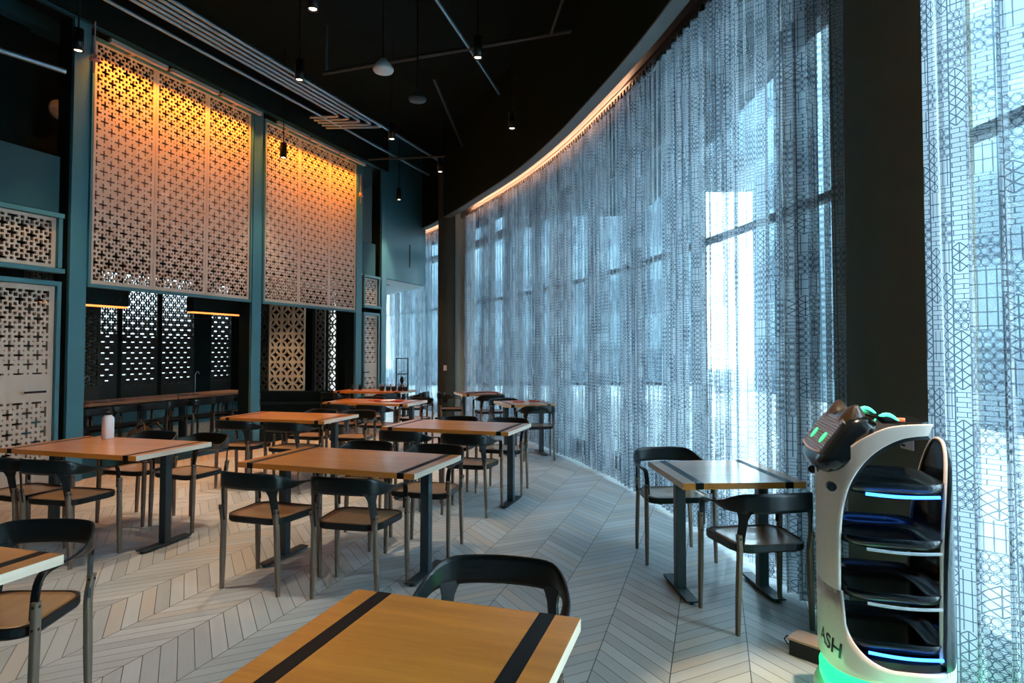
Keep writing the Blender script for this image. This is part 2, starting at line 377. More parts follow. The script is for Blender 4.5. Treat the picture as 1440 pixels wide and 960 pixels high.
b = MB(); b.box((-1.46, 13.88, .02), (.46, .06, .04)); struct(b, 'baseboard_pillar', BLACK)
# ------------------------------------------------------------------ left wall with teal posts, perforated screens and doors
def post(s0, s1, q0=0, q1=.26, z1=5.395, m=TEAL, name='wall_post'):
    b = MB(); c = (wp(s0, q0) + wp(s1, q0) + wp(s1, q1) + wp(s0, q1)) / 4
    b.box((c.x, c.y, z1 / 2), (s1 - s0, q1 - q0, z1), WALLRZ); return struct(b, name, m, bevel=.006)
for a_, c_ in ((-.21, -.01), (2.66, 2.86), (5.50, 5.70), (6.44, 6.64)):
    post(a_, c_, 0, .05); post(a_ + .003, c_ - .003, .052, .26, 5.395, BLACKW, 'wall_post_shaded_side')  # black body behind each face stands in for the unlit post sides
def wbox(b, s0, s1, q0, q1, z0, z1, m=0):
    c = (wp(s0, q0) + wp(s1, q1)) / 2; b.box((c.x, c.y, (z0 + z1) / 2), (s1 - s0, q1 - q0, z1 - z0), WALLRZ, m)
b = MB(); wbox(b, -6.2, 6.64, -.03, .30, 5.40, ZC); struct(b, 'wall_above_screens', BLACKW)
b = MB(); wbox(b, -6.2, 6.64, -.01, .05, 5.375, 5.40); struct(b, 'trim_4', TEALD)
b = MB(); wbox(b, -6.2, -1.42, .02, .14, 0, 5.4); struct(b, 'wall_front_left', TEALD)
b = MB(); wbox(b, 0, 2.64, .06, .16, 0, .30); struct(b, 'wall_plinth', TEALD)
b = MB(); wbox(b, 2.88, 5.48, .06, .16, 0, .30); struct(b, 'wall_plinth_far', BLACKW)
b = MB(); wbox(b, -1.42, -.30, .07, .13, 3.08, 3.72); struct(b, 'wall_transom_panel', TEALD)
b = MB(); wbox(b, 5.76, 6.30, .07, .13, 3.08, 3.75); struct(b, 'wall_transom_panel_far', TEALD)
b = MB(); wbox(b, -1.42, 6.5, .9, .96, 2.95, 5.4); wbox(b, 0.0, 2.6, .27, .9, 2.9, 2.95); wbox(b, 2.86, 5.5, .27, .9, 2.9, 2.95); struct(b, 'wall_behind_screens', BLACKW)
b = MB(); wbox(b, -1.42, -.2, .8, .86, 0, 5.4); struct(b, 'wall_behind_doors', BLACKW)
b = MB(); wbox(b, 5.7, 6.5, .55, .6, 0, 5.4); struct(b, 'wall_behind_far_door', BLACKW)
# bulkhead beyond the last post, with a white soffit
b = MB(); wbox(b, 6.64, 8.42, 0, .12, 3.07, ZC); struct(b, 'wall_bulkhead', TEAL)
b = MB(); b.prism([tuple(wp(6.64, .12)[:2]), tuple(wp(8.42, .12)[:2]), tuple(wp(8.42, 0.1)[:2]), (-2.3, 15.9), (-3.9, 18.5), (-7, 19), (-7.5, 15)], 3.07, 3.12); struct(b, 'ceiling_soffit', WHITEP)
b = MB(); p0 = wp(6.9, .55); p1 = wp(8.0, .75)
b.box(((p0.x + p1.x) / 2, (p0.y + p1.y) / 2, 3.066), ((p1 - p0).length, .035, .006), math.atan2(p1.y - p0.y, p1.x - p0.x)); struct(b, 'trim_5', BLACKW)
b = MB(); wbox(b, 7.62, 7.66, -.004, .004, 3.42, 3.95); struct(b, 'trim_6', BLACKW)

def perf(mb, x0, x1, z0, z1, holes, th, org=(0, 0, 0)):
    zs = sorted({round(z, 5) for h in holes for z in (h[2], h[3]) if z0 < z < z1} | {z0, z1})
    open_ = {}; out = []
    for a, c in zip(zs, zs[1:]):
        if c - a < 1e-5: continue
        mid = (a + c) / 2; act = sorted((max(h[0], x0), min(h[1], x1)) for h in holes if h[2] < mid < h[3])
        cur = x0; iv = []
        for l, r in act:
            if l > cur + 1e-5: iv.append((round(cur, 5), round(l, 5)))
            cur = max(cur, r)
        if cur < x1 - 1e-5: iv.append((round(cur, 5), round(x1, 5)))
        new = {}
        for k in iv: new[k] = open_.pop(k, a)
        for k, st in open_.items(): out.append((k[0], k[1], st, a))
        open_ = new
    for k, st in open_.items(): out.append((k[0], k[1], st, z1))
    ox, oy, oz = org
    for l, r, a, c in out:
        v = [(ox + l, oy, oz + a), (ox + r, oy, oz + a), (ox + r, oy, oz + c), (ox + l, oy, oz + c)]
        v += [(x, y + th, z) for x, y, z in v]
        mb.add(v, [(0, 1, 2, 3), (5, 4, 7, 6), (0, 4, 5, 1), (1, 5, 6, 2), (2, 6, 7, 3), (3, 7, 4, 0)])
def plus_holes(x0, x1, z0, z1, wfun, px=.095, pz=.10, skip=()):
    nx = max(1, round((x1 - x0) / px)); px = (x1 - x0) / nx; nz = max(1, round((z1 - z0) / pz)); pz = (z1 - z0) / nz; H = []
    def ok(a, b): return not any(a < k1 and b > k0 for k0, k1 in skip)
    def put(a, b_, c, d):
        a = max(a, x0 - .012); b_ = min(b_, x1 + .012)
        if ok(c, d) and b_ > a: H.append((a, b_, max(c, z0 - .012), min(d, z1 + .012)))
    for j in range(nz + 1):
        z = z0 + j * pz; w = wfun((z - z0) / (z1 - z0)); 
        for i in range(nx + 1):
            x = x0 + i * px
            if (i + j) % 2 == 0:
                L = .050 + .1 * (w - .005); put(x - L, x + L, z - w, z + w); put(x - w, x + w, z - L - .004, z - w); put(x - w, x + w, z + w, z + L + .004)
            else:
                q = min(.021, (w - .003) * 1.4)
                if q > .003: put(x - q, x + q, z - q, z + q)
        if j < nz:
            for i in range(nx):
                x = x0 + (i + .5) * px; z2 = z + pz / 2; w2 = wfun((z2 - z0) / (z1 - z0)); q = min(.020, (w2 - .0085) * 2.4)
                if q > .003: put(x - q, x + q, z2 - q, z2 + q)
    return H
def big_screen(s0, label):
    Wd, z0, z1 = 2.56, 2.30, 5.22; p = wp(s0 + .02, -.005)
    e = empty('perforated_screen', (p.x, p.y, 0), WALLRZ, label, 'screen', 'large perforated plywood screens')
    wf = lambda t: .0085 + .0105 * max(0, (t - .60) / .40) + .0085 * max(0, (.36 - t) / .36)
    sub = Wd / 3
    for k in range(3):
        b = MB(); a = k * sub
        perf(b, a + .001, a + sub - .001, z0, z1, plus_holes(a + .055, a + sub - .055, z0 + .06, z1 - .04, wf), .019)
        b.build('perforated_panel', PLY, e)
    b = MB()
    b.box((Wd / 2, .012, z0 - .02), (Wd + .06, .07, .04)); b.box((Wd / 2, .012, z1 + .02), (Wd + .06, .07, .04))
    b.box((-.015, .012, (z0 + z1) / 2), (.03, .07, z1 - z0)); b.box((Wd + .015, .012, (z0 + z1) / 2), (.03, .07, z1 - z0)); b.build('screen_frame', TEAL, e)
    for k in range(3):
        g = empty('linear_light', (0, 0, 0), 0, None, 'lamp'); 
        pp = wp(s0 + .02 + (k + .5) * sub, -.22, 5.19); g.location = pp; g.rotation_euler = (0, 0, WALLRZ)
        tag(g, ['slim linear light over the left third of the ', 'slim linear light over the middle third of the ', 'slim linear light over the right third of the '][k] + ('nearer' if s0 < 1 else 'farther') + ' big screen', 'lamp', 'linear lights along the screen tops')
        b = MB(); b.box((0, 0, 0), (sub - .06, .05, .05)); b.box((0, .12, .02), (.03, .20, .02)); b.build('housing', plain('pale_lamp_housing', (.55, .45, .38), .5), g)
        b = MB(); b.box((0, .026, -.012), (sub - .1, .003, .02)); b.build('diffuser', emis('amber_led', (1, .42, .06), 8), g)
        L = bpy.data.lights.new('graze', 'AREA'); L.shape = 'RECTANGLE'; L.size = sub - .1; L.size_y = .03; L.energy = GRAZE_W; L.color = (1, .31, .022); L.spread = R(105)
        lo = bpy.data.objects.new('amber_grazer', L); C.objects.link(lo); lo.location = pp + WN * .035 + Vector((0, 0, -.03))
        tgt = wp(s0 + .02 + (k + .5) * sub, .0, 3.6); dv = (tgt - lo.location).normalized()
        X = WD.copy(); Zv = -dv; Y = Zv.cross(X).normalized(); X = Y.cross(Zv)
        lo.rotation_euler = Matrix((X, Y, Zv)).transposed().to_euler(); lo['kind'] = 'helper'
big_screen(0.0, 'tall perforated plywood screen with amber top light, nearer of the two')
big_screen(2.88, 'tall perforated plywood screen right of the middle teal post')
def perf_door(s0, s1, name, lab, vlab, hs):
    Wd = s1 - s0; p = wp(s0, .02)
    e = empty('perforated_door', (p.x, p.y, 0), WALLRZ, lab, 'door')
    wf = lambda t: .0085 + .008 * abs(t - .4) * 1.6
    b = MB(); hs_ = plus_holes(.07, Wd - .07, 1.26, 2.16, lambda t: .009 + .008 * t) + plus_holes(.07, Wd - .07, .30, .94, lambda t: .013 - .002 * t)
    perf(b, 0, Wd, .02, 2.23, hs_, .03); b.build('door_leaf', PLY, e)
    b = MB(); hx = Wd - .12 if hs > 0 else .12
    b.box((hx - .09, -.05, 1.06), (.22, .018, .022)); b.box((hx - .17, -.025, 1.06), (.014, .05, .014)); b.box((hx - .01, -.025, 1.06), (.014, .05, .014)); b.build('door_handle', BLACK, e, .003)
    b = MB(); b.box((Wd / 2, .0, 2.26), (Wd + .1, .08, .05)); b.box((-.026, .0, 1.12), (.045, .08, 2.24)); b.box((Wd + .026, .0, 1.12), (.045, .08, 2.24)); b.build('door_frame', TEAL, e)
    e = empty('perforated_vent', (p.x, p.y, 0), WALLRZ, vlab, 'vent panel')
    b = MB(); perf(b, 0, Wd, 2.44, 3.00, plus_holes(.06, Wd - .06, 2.49, 2.95, lambda t: .0155), .03); b.build('vent_panel', PLY, e)
    b = MB(); b.box((Wd / 2, .0, 3.03), (Wd + .12, .10, .05)); b.box((Wd / 2, .0, 2.405), (Wd + .14, .12, .05)); b.box((-.026, .0, 2.72), (.045, .08, .56)); b.box((Wd + .026, .0, 2.72), (.045, .08, .56)); b.build('vent_frame', TEAL, e)
perf_door(-1.36, -.36, 'l', 'perforated plywood door with black bar handle at the left edge', 'perforated plywood vent above the door at the left edge', 1)
perf_door(5.80, 6.30, 'r', 'small far perforated plywood door with black bar handle', 'small far perforated vent above the far door', -1)

# back room: lit screen, counter, breeze blocks
def back_screen(s0, s1, z0, z1, lab, rows_full=True):
    p = wp(s0, 3.5); Wd = s1 - s0; e = empty('backlit_screen', (p.x, p.y, 0), WALLRZ, lab, 'screen', 'dark backlit screens behind the counter')
    H = plus_holes(.03, Wd - .03, 1.82, z1 - .04, lambda t: .012 + .008 * t)
    z = .86; j = 0
    while z < 1.8:
        x = .07 + (.085 if j % 2 else 0)
        while x < Wd - .05: H.append((x - .042, x + .042, z - .009, z + .009)); x += .17
        z += .1; j += 1
    b = MB(); perf(b, 0, Wd, z0, z1, H, .03); b.build('screen_panel', plain('dark_stained_panel', (.02, .018, .014), .6), e)
back_screen(2.78, 3.13, .5, 2.95, 'narrow dark backlit screen strip left of the others behind the counter')
back_screen(3.20, 3.97, .5, 2.95, 'wide dark backlit perforated screen behind the counter, left of the thin gap')
back_screen(4.05, 4.84, .5, 2.95, 'wide dark backlit perforated screen right of the thin gap')
back_screen(5.28, 5.86, .5, 2.95, 'dark backlit perforated door-like screen at the counter end')
win3 = empty('window_2', (0, 0, 0), kind='structure')
b = MB(); wbox(b, 2.72, 6.4, 3.62, 3.66, .9, 2.95); b.build('glass', emis('bright_back_window', (.72, .90, 1.0), 1.6), win3)
b = MB(); wbox(b, -1.5, 2.77, 3.5, 3.6, 0, 3.0); wbox(b, 2.77, 6.6, 3.5, 3.6, 0, .5); struct(b, 'wall_back_wainscot', TEAL)
b = MB(); wbox(b, 3.13, 3.20, 3.49, 3.54, .5, 2.95); wbox(b, 3.97, 4.05, 3.49, 3.54, .5, 2.95); wbox(b, 4.84, 5.28, 3.5, 3.6, .5, 2.95); wbox(b, 5.86, 9.0, 3.5, 3.6, .5, 2.95)
wbox(b, -1.5, 9.0, 3.4, 3.7, 2.95, 5.5); wbox(b, -1.5, 9, 3.7, 3.8, 0, 5.5); struct(b, 'wall_back_room', BLACKW)
b = MB(); wbox(b, 1.2, 2.75, 3.44, 3.5, .5, 2.95)
e = None
p = wp(1.3, 3.44); e = empty('dark_screen', (p.x, p.y, 0), WALLRZ, 'unlit dark perforated screen behind the counter beside the post', 'screen')
b = MB(); perf(b, 0, 1.44, .5, 2.95, plus_holes(.05, 1.39, .9, 2.9, lambda t: .012), .03); b.build('screen_panel', plain('dark_olive_panel', (.035, .032, .02), .6), e)
b = MB(); wbox(b, -.9, 6.6, 2.86, 2.9, 2.95, 3.0); struct(b, 'ceiling_back_room', BLACKW)

# communal counter in two lengths, and its chairs
def counter(s0, s1, lab):
    p = wp(s0, 1.25); e = empty('counter_table', (p.x, p.y, 0), WALLRZ, lab, 'counter', 'communal counter tables'); L = s1 - s0
    b = MB(); b.box((L / 2, .32, .745), (L, .64, .04)); b.build('tabletop', wood('brown_counter_top', c4(.22, .09, .04), c4(.40, .18, .09), 'x', .45), e, .003)
    b = MB(); b.box((L / 2, .32, .70), (L - .3, .30, .05)); b.build('rail', BLACK, e)
    for x in (.35, L - .35):
        b = MB(); b.box((x, .32, .35), (.07, .07, .68)); b.box((x, .32, .015), (.09, .5, .03)); b.build('leg', POST, e)
counter(.55, 2.42, 'brown counter table in the back room nearer the left post')
counter(2.45, 4.15, 'brown counter table in the back room behind the middle post')
# breeze-block screens
def breeze(x, y, wd, nx, nz, z0, bs, lab, mat, rz=0, frame=True):
    e = empty('breeze_block_screen', (x, y, 0), rz, lab, 'screen', 'patterned block screens')
    cu = bpy.data.curves.new('blocks', 'CURVE'); cu.dimensions = '2D'; cu.fill_mode = 'BOTH'; cu.extrude = .04
    bx = wd / nx
    def poly(pts):
        sp = cu.splines.new('POLY'); sp.points.add(len(pts) - 1)
        for k, (a, c) in enumerate(pts): sp.points[k].co = (a, c, 0, 1)
        sp.use_cyclic_u = True
    for i in range(nx):
        for j in range(nz):
            cx, cz = (i + .5) * bx, z0 + (j + .5) * bs; h, hz = bx / 2, bs / 2
            poly([(cx - h, cz - hz), (cx + h, cz - hz), (cx + h, cz + hz), (cx - h, cz + hz)])
            ax, az = h * .88, hz * .88; R1 = .82; c = []
            for q, (sx, sz) in enumerate(((1, 1), (-1, 1), (-1, -1), (1, -1))):
                # centre hole arc round corner (sx,sz), concave
                a0 = [(-PI / 2, -PI), (0, -PI / 2), (PI / 2, 0), (PI, PI / 2)][q]
                for k in range(7):
                    a = a0[0] + (a0[1] - a0[0]) * (k + .5) / 7
                    c.append((cx + ax * (sx + math.cos(a) * 1.0 * .98), cz + az * (sz + math.sin(a) * 1.0 * .98)))
                arcp = [(cx + ax * (sx + math.cos(a0[0] + (a0[1] - a0[0]) * k / 8) * R1 * .98), cz + az * (sz + math.sin(a0[0] + (a0[1] - a0[0]) * k / 8) * R1 * .98)) for k in range(9)]
                out = [(cx + sx * ax * (.40 + .60 * math.cos(t)), cz + sz * az * (.40 + .60 * math.sin(t))) for t in ([0, .4, .8, 1.17, 1.57] if q in (1, 3) else [1.57, 1.17, .8, .4, 0])]
                poly(arcp + (out if q in (0, 1, 2, 3) else out))
            c = [((px - cx) * .86 + cx, (pz - cz) * .86 + cz) for px, pz in c]
            poly(c)
    tmp = bpy.data.objects.new('t', cu); me = bpy.data.meshes.new_from_object(tmp); bpy.data.objects.remove(tmp)
    me.name = 'blocks'; me.materials.clear(); me.materials.append(mat)
    o = bpy.data.objects.new('blocks', me); C.objects.link(o); o.parent = e; o.rotation_euler = (PI / 2, 0, 0)
    if frame:
        b = MB(); b.box((-.02, 0, z0 + nz * bs / 2), (.04, .12, nz * bs)); b.box((wd + .02, 0, z0 + nz * bs / 2), (.04, .12, nz * bs)); b.build('screen_frame', OLIVEB, e)
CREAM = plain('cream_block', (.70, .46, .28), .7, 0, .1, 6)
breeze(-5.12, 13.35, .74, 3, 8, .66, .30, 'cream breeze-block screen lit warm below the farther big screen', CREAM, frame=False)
breeze(-5.62, 13.5, .42, 2, 8, .66, .30, 'breeze-block screen just right of the middle post, shade put into its dark colour', plain('shaded_block', (.03, .027, .016), .7), frame=False)  # shaded stretch of the blocks, its shade put into the base colour
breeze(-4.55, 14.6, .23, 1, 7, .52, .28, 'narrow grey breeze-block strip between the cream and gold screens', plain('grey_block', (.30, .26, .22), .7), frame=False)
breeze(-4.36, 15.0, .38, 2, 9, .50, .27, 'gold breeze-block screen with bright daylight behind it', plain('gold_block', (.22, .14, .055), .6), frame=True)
win4 = empty('window_3', (0, 0, 0), kind='structure')
b = MB(); b.box((-4.17, 15.25, 1.7), (.40, .03, 2.5)); b.build('glass', emis('bright_far_window', (.78, .93, 1.0), 1.8), win4)
b = MB(); b.box((-5.4, 15.4, 1.5), (4.0, .1, 3.0)); struct(b, 'wall_behind_blocks', BLACKW)
b = MB(); b.box((-4.95, 14.75, 1.5), (.6, .08, 3.0)); b.box((-4.33, 14.8, 1.5), (-.0 + .02, .08, 3.0)); struct(b, 'wall_block_infill', BLACKW)
e = empty('bench', (-4.15, 12.9, 0), 0, 'black upholstered bench below the breeze-block screens', 'bench')
b = MB(); b.box((-.2, .1, .22), (2.0, .5, .44)); b.build('seat', BLACKW, e, .02); b = MB(); b.box((-.2, .36, .33), (2.0, .12, .66)); b.build('backrest', BLACKW, e, .02)

# linear pendants over the counter
for s0, s1, lab in ((-.1, .98, 'black box pendant with a glowing amber underside, left one over the counter'), (2.05, 3.06, 'black box pendant with a glowing amber underside, right one over the counter')):
    p = wp((s0 + s1) / 2, .62); L = s1 - s0; e = empty('linear_pendant', (p.x, p.y, 2.08), WALLRZ, lab, 'pendant lamp', 'box pendants over the counter')
    b = MB(); b.box((0, 0, .13), (L, .14, .22)); b.build('housing', BLACKW, e, .004)
    b = MB(); b.box((0, 0, .008), (L - .01, .12, .018)); b.build('diffuser', emis('amber_pendant_led', (1, .30, .06), 1.5), e)
    Lg = bpy.data.lights.new('pend', 'AREA'); Lg.shape = 'RECTANGLE'; Lg.size = L - .1; Lg.size_y = .1; Lg.energy = 3.5; Lg.color = (1, .5, .2); lo = bpy.data.objects.new('pendant_glow', Lg); C.objects.link(lo); lo.parent = e; lo.location = (0, 0, -.004)
    for x in (-L / 2 + .12, L / 2 - .12):
        b = MB(); b.tube([(x, 0, .24), (x, 0, .83)], .004, 6); b.build('suspension_wire', BLACK, e)
# hooked stands, plates on the counter
for s_, lab in ((1.03, 'slim hooked metal stand on the counter near the left post'), (2.95, 'slim hooked metal stand on the counter near the middle post')):
    p = wp(s_, 1.45); e = empty('hooked_stand', (p.x, p.y, .765), WALLRZ, lab, 'stand', 'hooked stands on the counter')
    b = MB(); b.lathe([(.001, 0), (.07, 0), (.07, .006), (.008, .012), (.001, .012)]); b.build('base', PIPED, e)
    b = MB(); b.tube([(0, 0, .01), (0, 0, .33), (.02, 0, .37), (.05, 0, .385), (.075, 0, .365), (.08, 0, .34)], .006, 7); b.build('hooked_stem', PIPEM, e)
for s_, q, lab in ((1.28, 1.42, 'round plate on the counter right of the left stand'), (1.55, 1.45, 'round plate on the counter farther right of the left stand'), (2.75, 1.5, 'round plate on the counter beside the right stand')):
    p = wp(s_, q); b = MB(); b.lathe([(.001, 0), (.06, 0), (.10, .014), (.105, .018), (.098, .018), (.058, .006), (.001, .006)], n=24)
    o = b.build('plate', plain('glazed_plate', (.35, .33, .30), .15)); o.location = (p.x, p.y, .765); tag(o, lab, 'plate', 'plates on the counter')

# ------------------------------------------------------------------ chair
def make_chair():
    e = empty('dining_chair', (0, 0, 0), 0, 'x', 'chair')
    st = [(.240, .165, .49, .016, 1, 0, 0), (.243, .162, .58, .016, 1, 0, 0), (.246, .152, .630, .016, 1, 0, 0), (.247, .122, .657, .017, 1, 0, 0), (.250, .05, .663, .018, .97, 0, .2),
          (.253, -.04, .666, .021, .70, 0, .70), (.248, -.12, .675, .028, .25, 0, 1), (.231, -.185, .690, .040, 0, 0, 1), (.188, -.240, .702, .052, 0, 0, 1), (.11, -.268, .706, .053, 0, 0, 1), (0, -.278, .707, .053, 0, 0, 1)]
    P = catmull(st, 3); full = P + [[-q[0], q[1], q[2], q[3], -q[4], q[5], q[6]] for q in P[-2::-1]]
    rings = []
    for i, q in enumerate(full):
        a = Vector(full[max(i - 1, 0)][:3]); c = Vector(full[min(i + 1, len(full) - 1)][:3]); T = (c - a).normalized()
        W = Vector(q[4:7]); W = (W - T * W.dot(T)).normalized(); B = T.cross(W); hh, th = q[3], .0055
        rings.append([Vector(q[:3]) + W * hh * u + B * th * v for u, v in ((1, 0), (.97, .8), (.6, 1), (-.6, 1), (-.97, .8), (-1, 0), (-.97, -.8), (-.6, -1), (.6, -1), (.97, -.8))])
    b = MB(); b.loft(rings); b.build('backrest', BLACK, e)
    for sx in (1, -1):
        b = MB(); pr = [(.186, -.236, .668, .050), (.190, -.232, .645, .034), (.193, -.228, .615, .024), (.199, -.216, .53, .021), (.203, -.200, .44, .020)]
        rg = []
        for x, y, z, h in pr:
            rg.append([(sx * (x + u * h * .74 + v * .004), y + u * h * .67 - v * .004, z) for u, v in ((1, 1), (-1, 1), (-1, -1), (1, -1))])
        b.loft(rg, smooth=False); b.build('back_upright', BLACK, e)
    def ring(hx, hy, r, z): return [(x * (1 - .15 * max(0, -y / hy)), y - .01 if y > 0 else y * .93 - .01, z + .006) for x, y in rrect(hx, hy, r, 5)]
    b = MB(); b.loft([ring(.232, .205, .09, .422), ring(.236, .209, .09, .430), ring(.236, .209, .09, .461), ring(.224, .197, .09, .463), ring(.222, .195, .09, .430), ring(.222, .195, .09, .422)], closed=True, smooth=False); b.build('seat_frame', BLACK, e)
    b = MB(); b.loft([ring(.223, .196, .09, .446), ring(.223, .196, .09, .459), ring(.18, .155, .05, .456), ring(.08, .07, .03, .452)], smooth=True); b.build('seat', SEATW, e)
    for sx in (1, -1):
        for pts, bolts in (([(.252, .168, .562), (.250, .168, .43), (.250, .172, .25), (.252, .178, 0)], ((.252, .168, .545), (.25, .168, .46))), ([(.212, -.213, .535), (.203, -.207, .46), (.203, -.202, .42), (.210, -.198, .2), (.215, -.196, 0)], ((.21, -.213, .515),))):
            b = MB(); rg = []
            for k, (x, y, z) in enumerate(pts):
                hx, hy = (.0125, .017) if z > .1 else (.010, .013)
                rg.append([(sx * x + u, y + v, z) for u, v in rrect(hx, hy, .005, 2)])
            b.loft(rg, smooth=True)
            for bx_, by_, bz in bolts:
                b.tube([(sx * (bx_ + .0), by_ - .019, bz), (sx * (bx_ + .0), by_ + .019, bz)], .006, 8, m=1)
                b.tube([(sx * (bx_ + .0145), by_, bz), (sx * (bx_ - .0145), by_, bz)], .006, 8, m=1)
            b.build('leg', [LEGW, BLACK], e)
    return e
CH0 = make_chair(); first = [True]
DIMSEAT = plain('dimmed_seat', (.006, .009, .010), .4)  # counter seats coloured dark to stand for the dim light there
def chair(x, y, deg, label, group=None, z=0):
    if first[0]:
        first[0] = False; CH0.location = (x, y, z); CH0.rotation_euler = (0, 0, -R(deg)); CH0['label'] = label
        if group: CH0['group'] = group
        return CH0
    o = dup(CH0, (x, y, z), -R(deg), label)
    if 'group' in o and not group: del o['group']
    if group:
        o['group'] = group
        for k in [q for q in bpy.data.objects if q.parent == o and q.name.split('.')[0] == 'seat']:
            k.material_slots[0].link = 'OBJECT'; k.material_slots[0].material = DIMSEAT
    return o
# ------------------------------------------------------------------ tables
D = .74
def make_table(W, label, cat='table'):
    e = empty('dining_table', (0, 0, 0), 0, label, cat); th = .036; sw = .024; sc = .098
    b = MB()
    xs = [-W / 2, -W / 2 + sc - sw, -W / 2 + sc + sw, W / 2 - sc - sw, W / 2 - sc + sw, W / 2]
    for a, c in ((0, 1), (2, 3), (4, 5)): b.box(((xs[a] + xs[c]) / 2, 0, .75 - th / 2), (xs[c] - xs[a], D, th))
    for f in range(len(b.f)):
        vs = [b.v[i] for i in b.f[f]]
        if all(abs(abs(v[0]) - W / 2) < 1e-4 for v in vs): b.mi[f] = 1
    b.build('tabletop', [OAK, OAKLIT], e)
    for sx in (-1, 1):
        b = MB(); b.box((sx * (W / 2 - sc), 0, .75 - th / 2 + .0004), (sw * 2, D + .001, th + .0008)); b.build('inlaid_strip', STRIPE, e)
        b = MB(); b.box((sx * (W / 2 - sc), 0, .365), (.062, .062, .70)); b.build('leg', POST, e, .004)
        b = MB(); x = sx * (W / 2 - sc)
        b2 = MB(); b2.box((x, 0, .707), (.06, D - .16, .012)); b2.build('bracket', POST, e)
        b.loft([[(x + u, v, z) for u, v in ((.037, .235 + dz), (-.037, .235 + dz), (-.037, -.235 - dz), (.037, -.235 - dz))] for z, dz in ((.012, -.012), (.022, 0), (.026, 0))], smooth=False)
        for v in (-.21, .21): b.lathe([(.001, 0), (.014, 0), (.014, .014), (.001, .014)], (x, v, 0), 10)
        b.build('foot', POST, e)
    return e
T4 = T2 = None
def table(kind, x, y, deg, label, group=None):
    global T4, T2
    src = T4 if kind == 4 else T2
    if src is None:
        o = make_table(1.342 if kind == 4 else .728, label)
        if kind == 4: T4 = o
        else: T2 = o
        o.location = (x, y, 0); o.rotation_euler = (0, 0, -R(deg))
    else: o = dup(src, (x, y, 0), -R(deg), label)
    return o
TB = {}
def addt(k, kind, x, y, deg, label): TB[k] = (x, y, deg); table(kind, x, y, deg, label)
addt('C', 4, -1.125, 4.496, 18.3, 'four-seat oak table with black stripes in the middle of the room')
addt('L', 4, -3.255, 5.13, 16.3, 'four-seat oak table on the left with the white bottle on it')
addt('2', 4, -2.575, 7.386, 15.7, 'four-seat oak table behind the bottle table, below the middle teal post')
addt('3', 4, -.554, 6.48, 18.4, 'four-seat oak table in front of the narrow dark pillar')
addt('4', 4, -2.034, 9.474, 14.5, 'four-seat oak table with one spread red napkin on it')
addt('7', 4, -2.57, 11.95, 14, 'farthest oak table, shining pale, with black utensils on its right end')
addt('fg', 2, -.261, 1.596, 17.5, 'two-seat oak table nearest the camera, cut off by the bottom edge')
addt('LL', 2, -2.142, 2.153, 16.5, 'two-seat oak table cut off by the bottom left edge')
addt('R', 2, 1.327, 4.051, -3.3, 'two-seat pale oak table by the curtain near the robot')
addt('5', 2, .173, 9.242, -15, 'two-seat oak table by the curtain with two red napkins')
addt('6', 2, -.609, 11.338, -17, 'farthest two-seat table by the curtain, set with wine glasses')
def at(k, lx, ly):
    x, y, d = TB[k]; a = R(d); return x + math.cos(a) * lx + math.sin(a) * ly, y - math.sin(a) * lx + math.cos(a) * ly
def seat(k, lx, ly, rel, label): x, y = at(k, lx, ly); return chair(x, y, TB[k][2] + rel, label)
N4 = {'C': 'middle four-seat table', 'L': 'table with the white bottle', '2': 'table below the middle teal post', '3': 'table in front of the dark pillar', '4': 'table with the spread napkin'}
JT = {'C': [(-.342, -.43, 0), (.289, -.374, -5), (-.30, .50, 181), (.33, .50, 178)],
      'L': [(-.30, -.43, 4), (.16, -.44, -3), (-.27, .53, 180), (.30, .53, 187)],
      '2': [(-.33, -.375, 0), (.30, -.38, 0), (-.05, .50, 184), (.50, .52, 176)],
      '3': [(-.34, -.39, 0), (.31, -.40, -3), (-.28, .50, 180), (.32, .50, 178)],
      '4': [(-.32, -.42, 0), (.22, -.41, 0), (-.40, .52, 165), (.40, .50, 190)]}
for k, n in N4.items():
    for i, (lx, ly, r) in enumerate(JT[k]):
        seat(k, lx, ly, r, 'wood-seated black chair at the ' + ('near ' if i < 2 else 'far ') + ('left' if i % 2 == 0 else 'right') + ' of the ' + n)
seat('R', .036, -.417, -5, 'black and wood chair in front of the pale table near the robot')
seat('R', -.10, .667, 178, 'black and wood chair against the curtain behind the pale table')
seat('fg', .02, .53, 172, 'black chair behind the nearest table, only its back showing')
TB['o'] = (0, 0, 0); seat('o', -2.06, 2.60, 180, 'black and wood chair behind the table at the bottom left corner')
seat('5', .06, -.40, 4, 'black and wood chair in front of the table with two red napkins')
seat('5', -.12, .55, 180, 'black and wood chair behind the table with two red napkins')
seat('6', .10, -.42, 0, 'black and wood chair in front of the farthest curtain-side table')
seat('6', -.42, .22, 100, 'black and wood chair left of the farthest curtain-side table')
seat('7', -.50, -.5, 20, 'black chair at the left end of the farthest table, seen from behind')
seat('7', .45, -.55, -40, 'black armed chair at the right end of the farthest table')
seat('7', .80, -.1, -95, 'black chair beyond the right end of the farthest table, near the far curtain')
words = ['first', 'second', 'third', 'fourth', 'fifth', 'sixth', 'seventh']
for i, s_ in enumerate((.72, 1.18, 1.62, 2.02, 2.5, 2.95)):
    p = wp(s_, 1.0 + .05 * (i % 2)); chair(p.x, p.y, math.degrees(AL) - 90 + (i * 37 % 11 - 5), words[i] + ' chair from the left along the back-room counter', 'chairs along the back-room counter')
p = wp(3.55, 1.02); chair(p.x, p.y, -68, 'chair at the counter right of the middle teal post', 'chairs along the back-room counter')

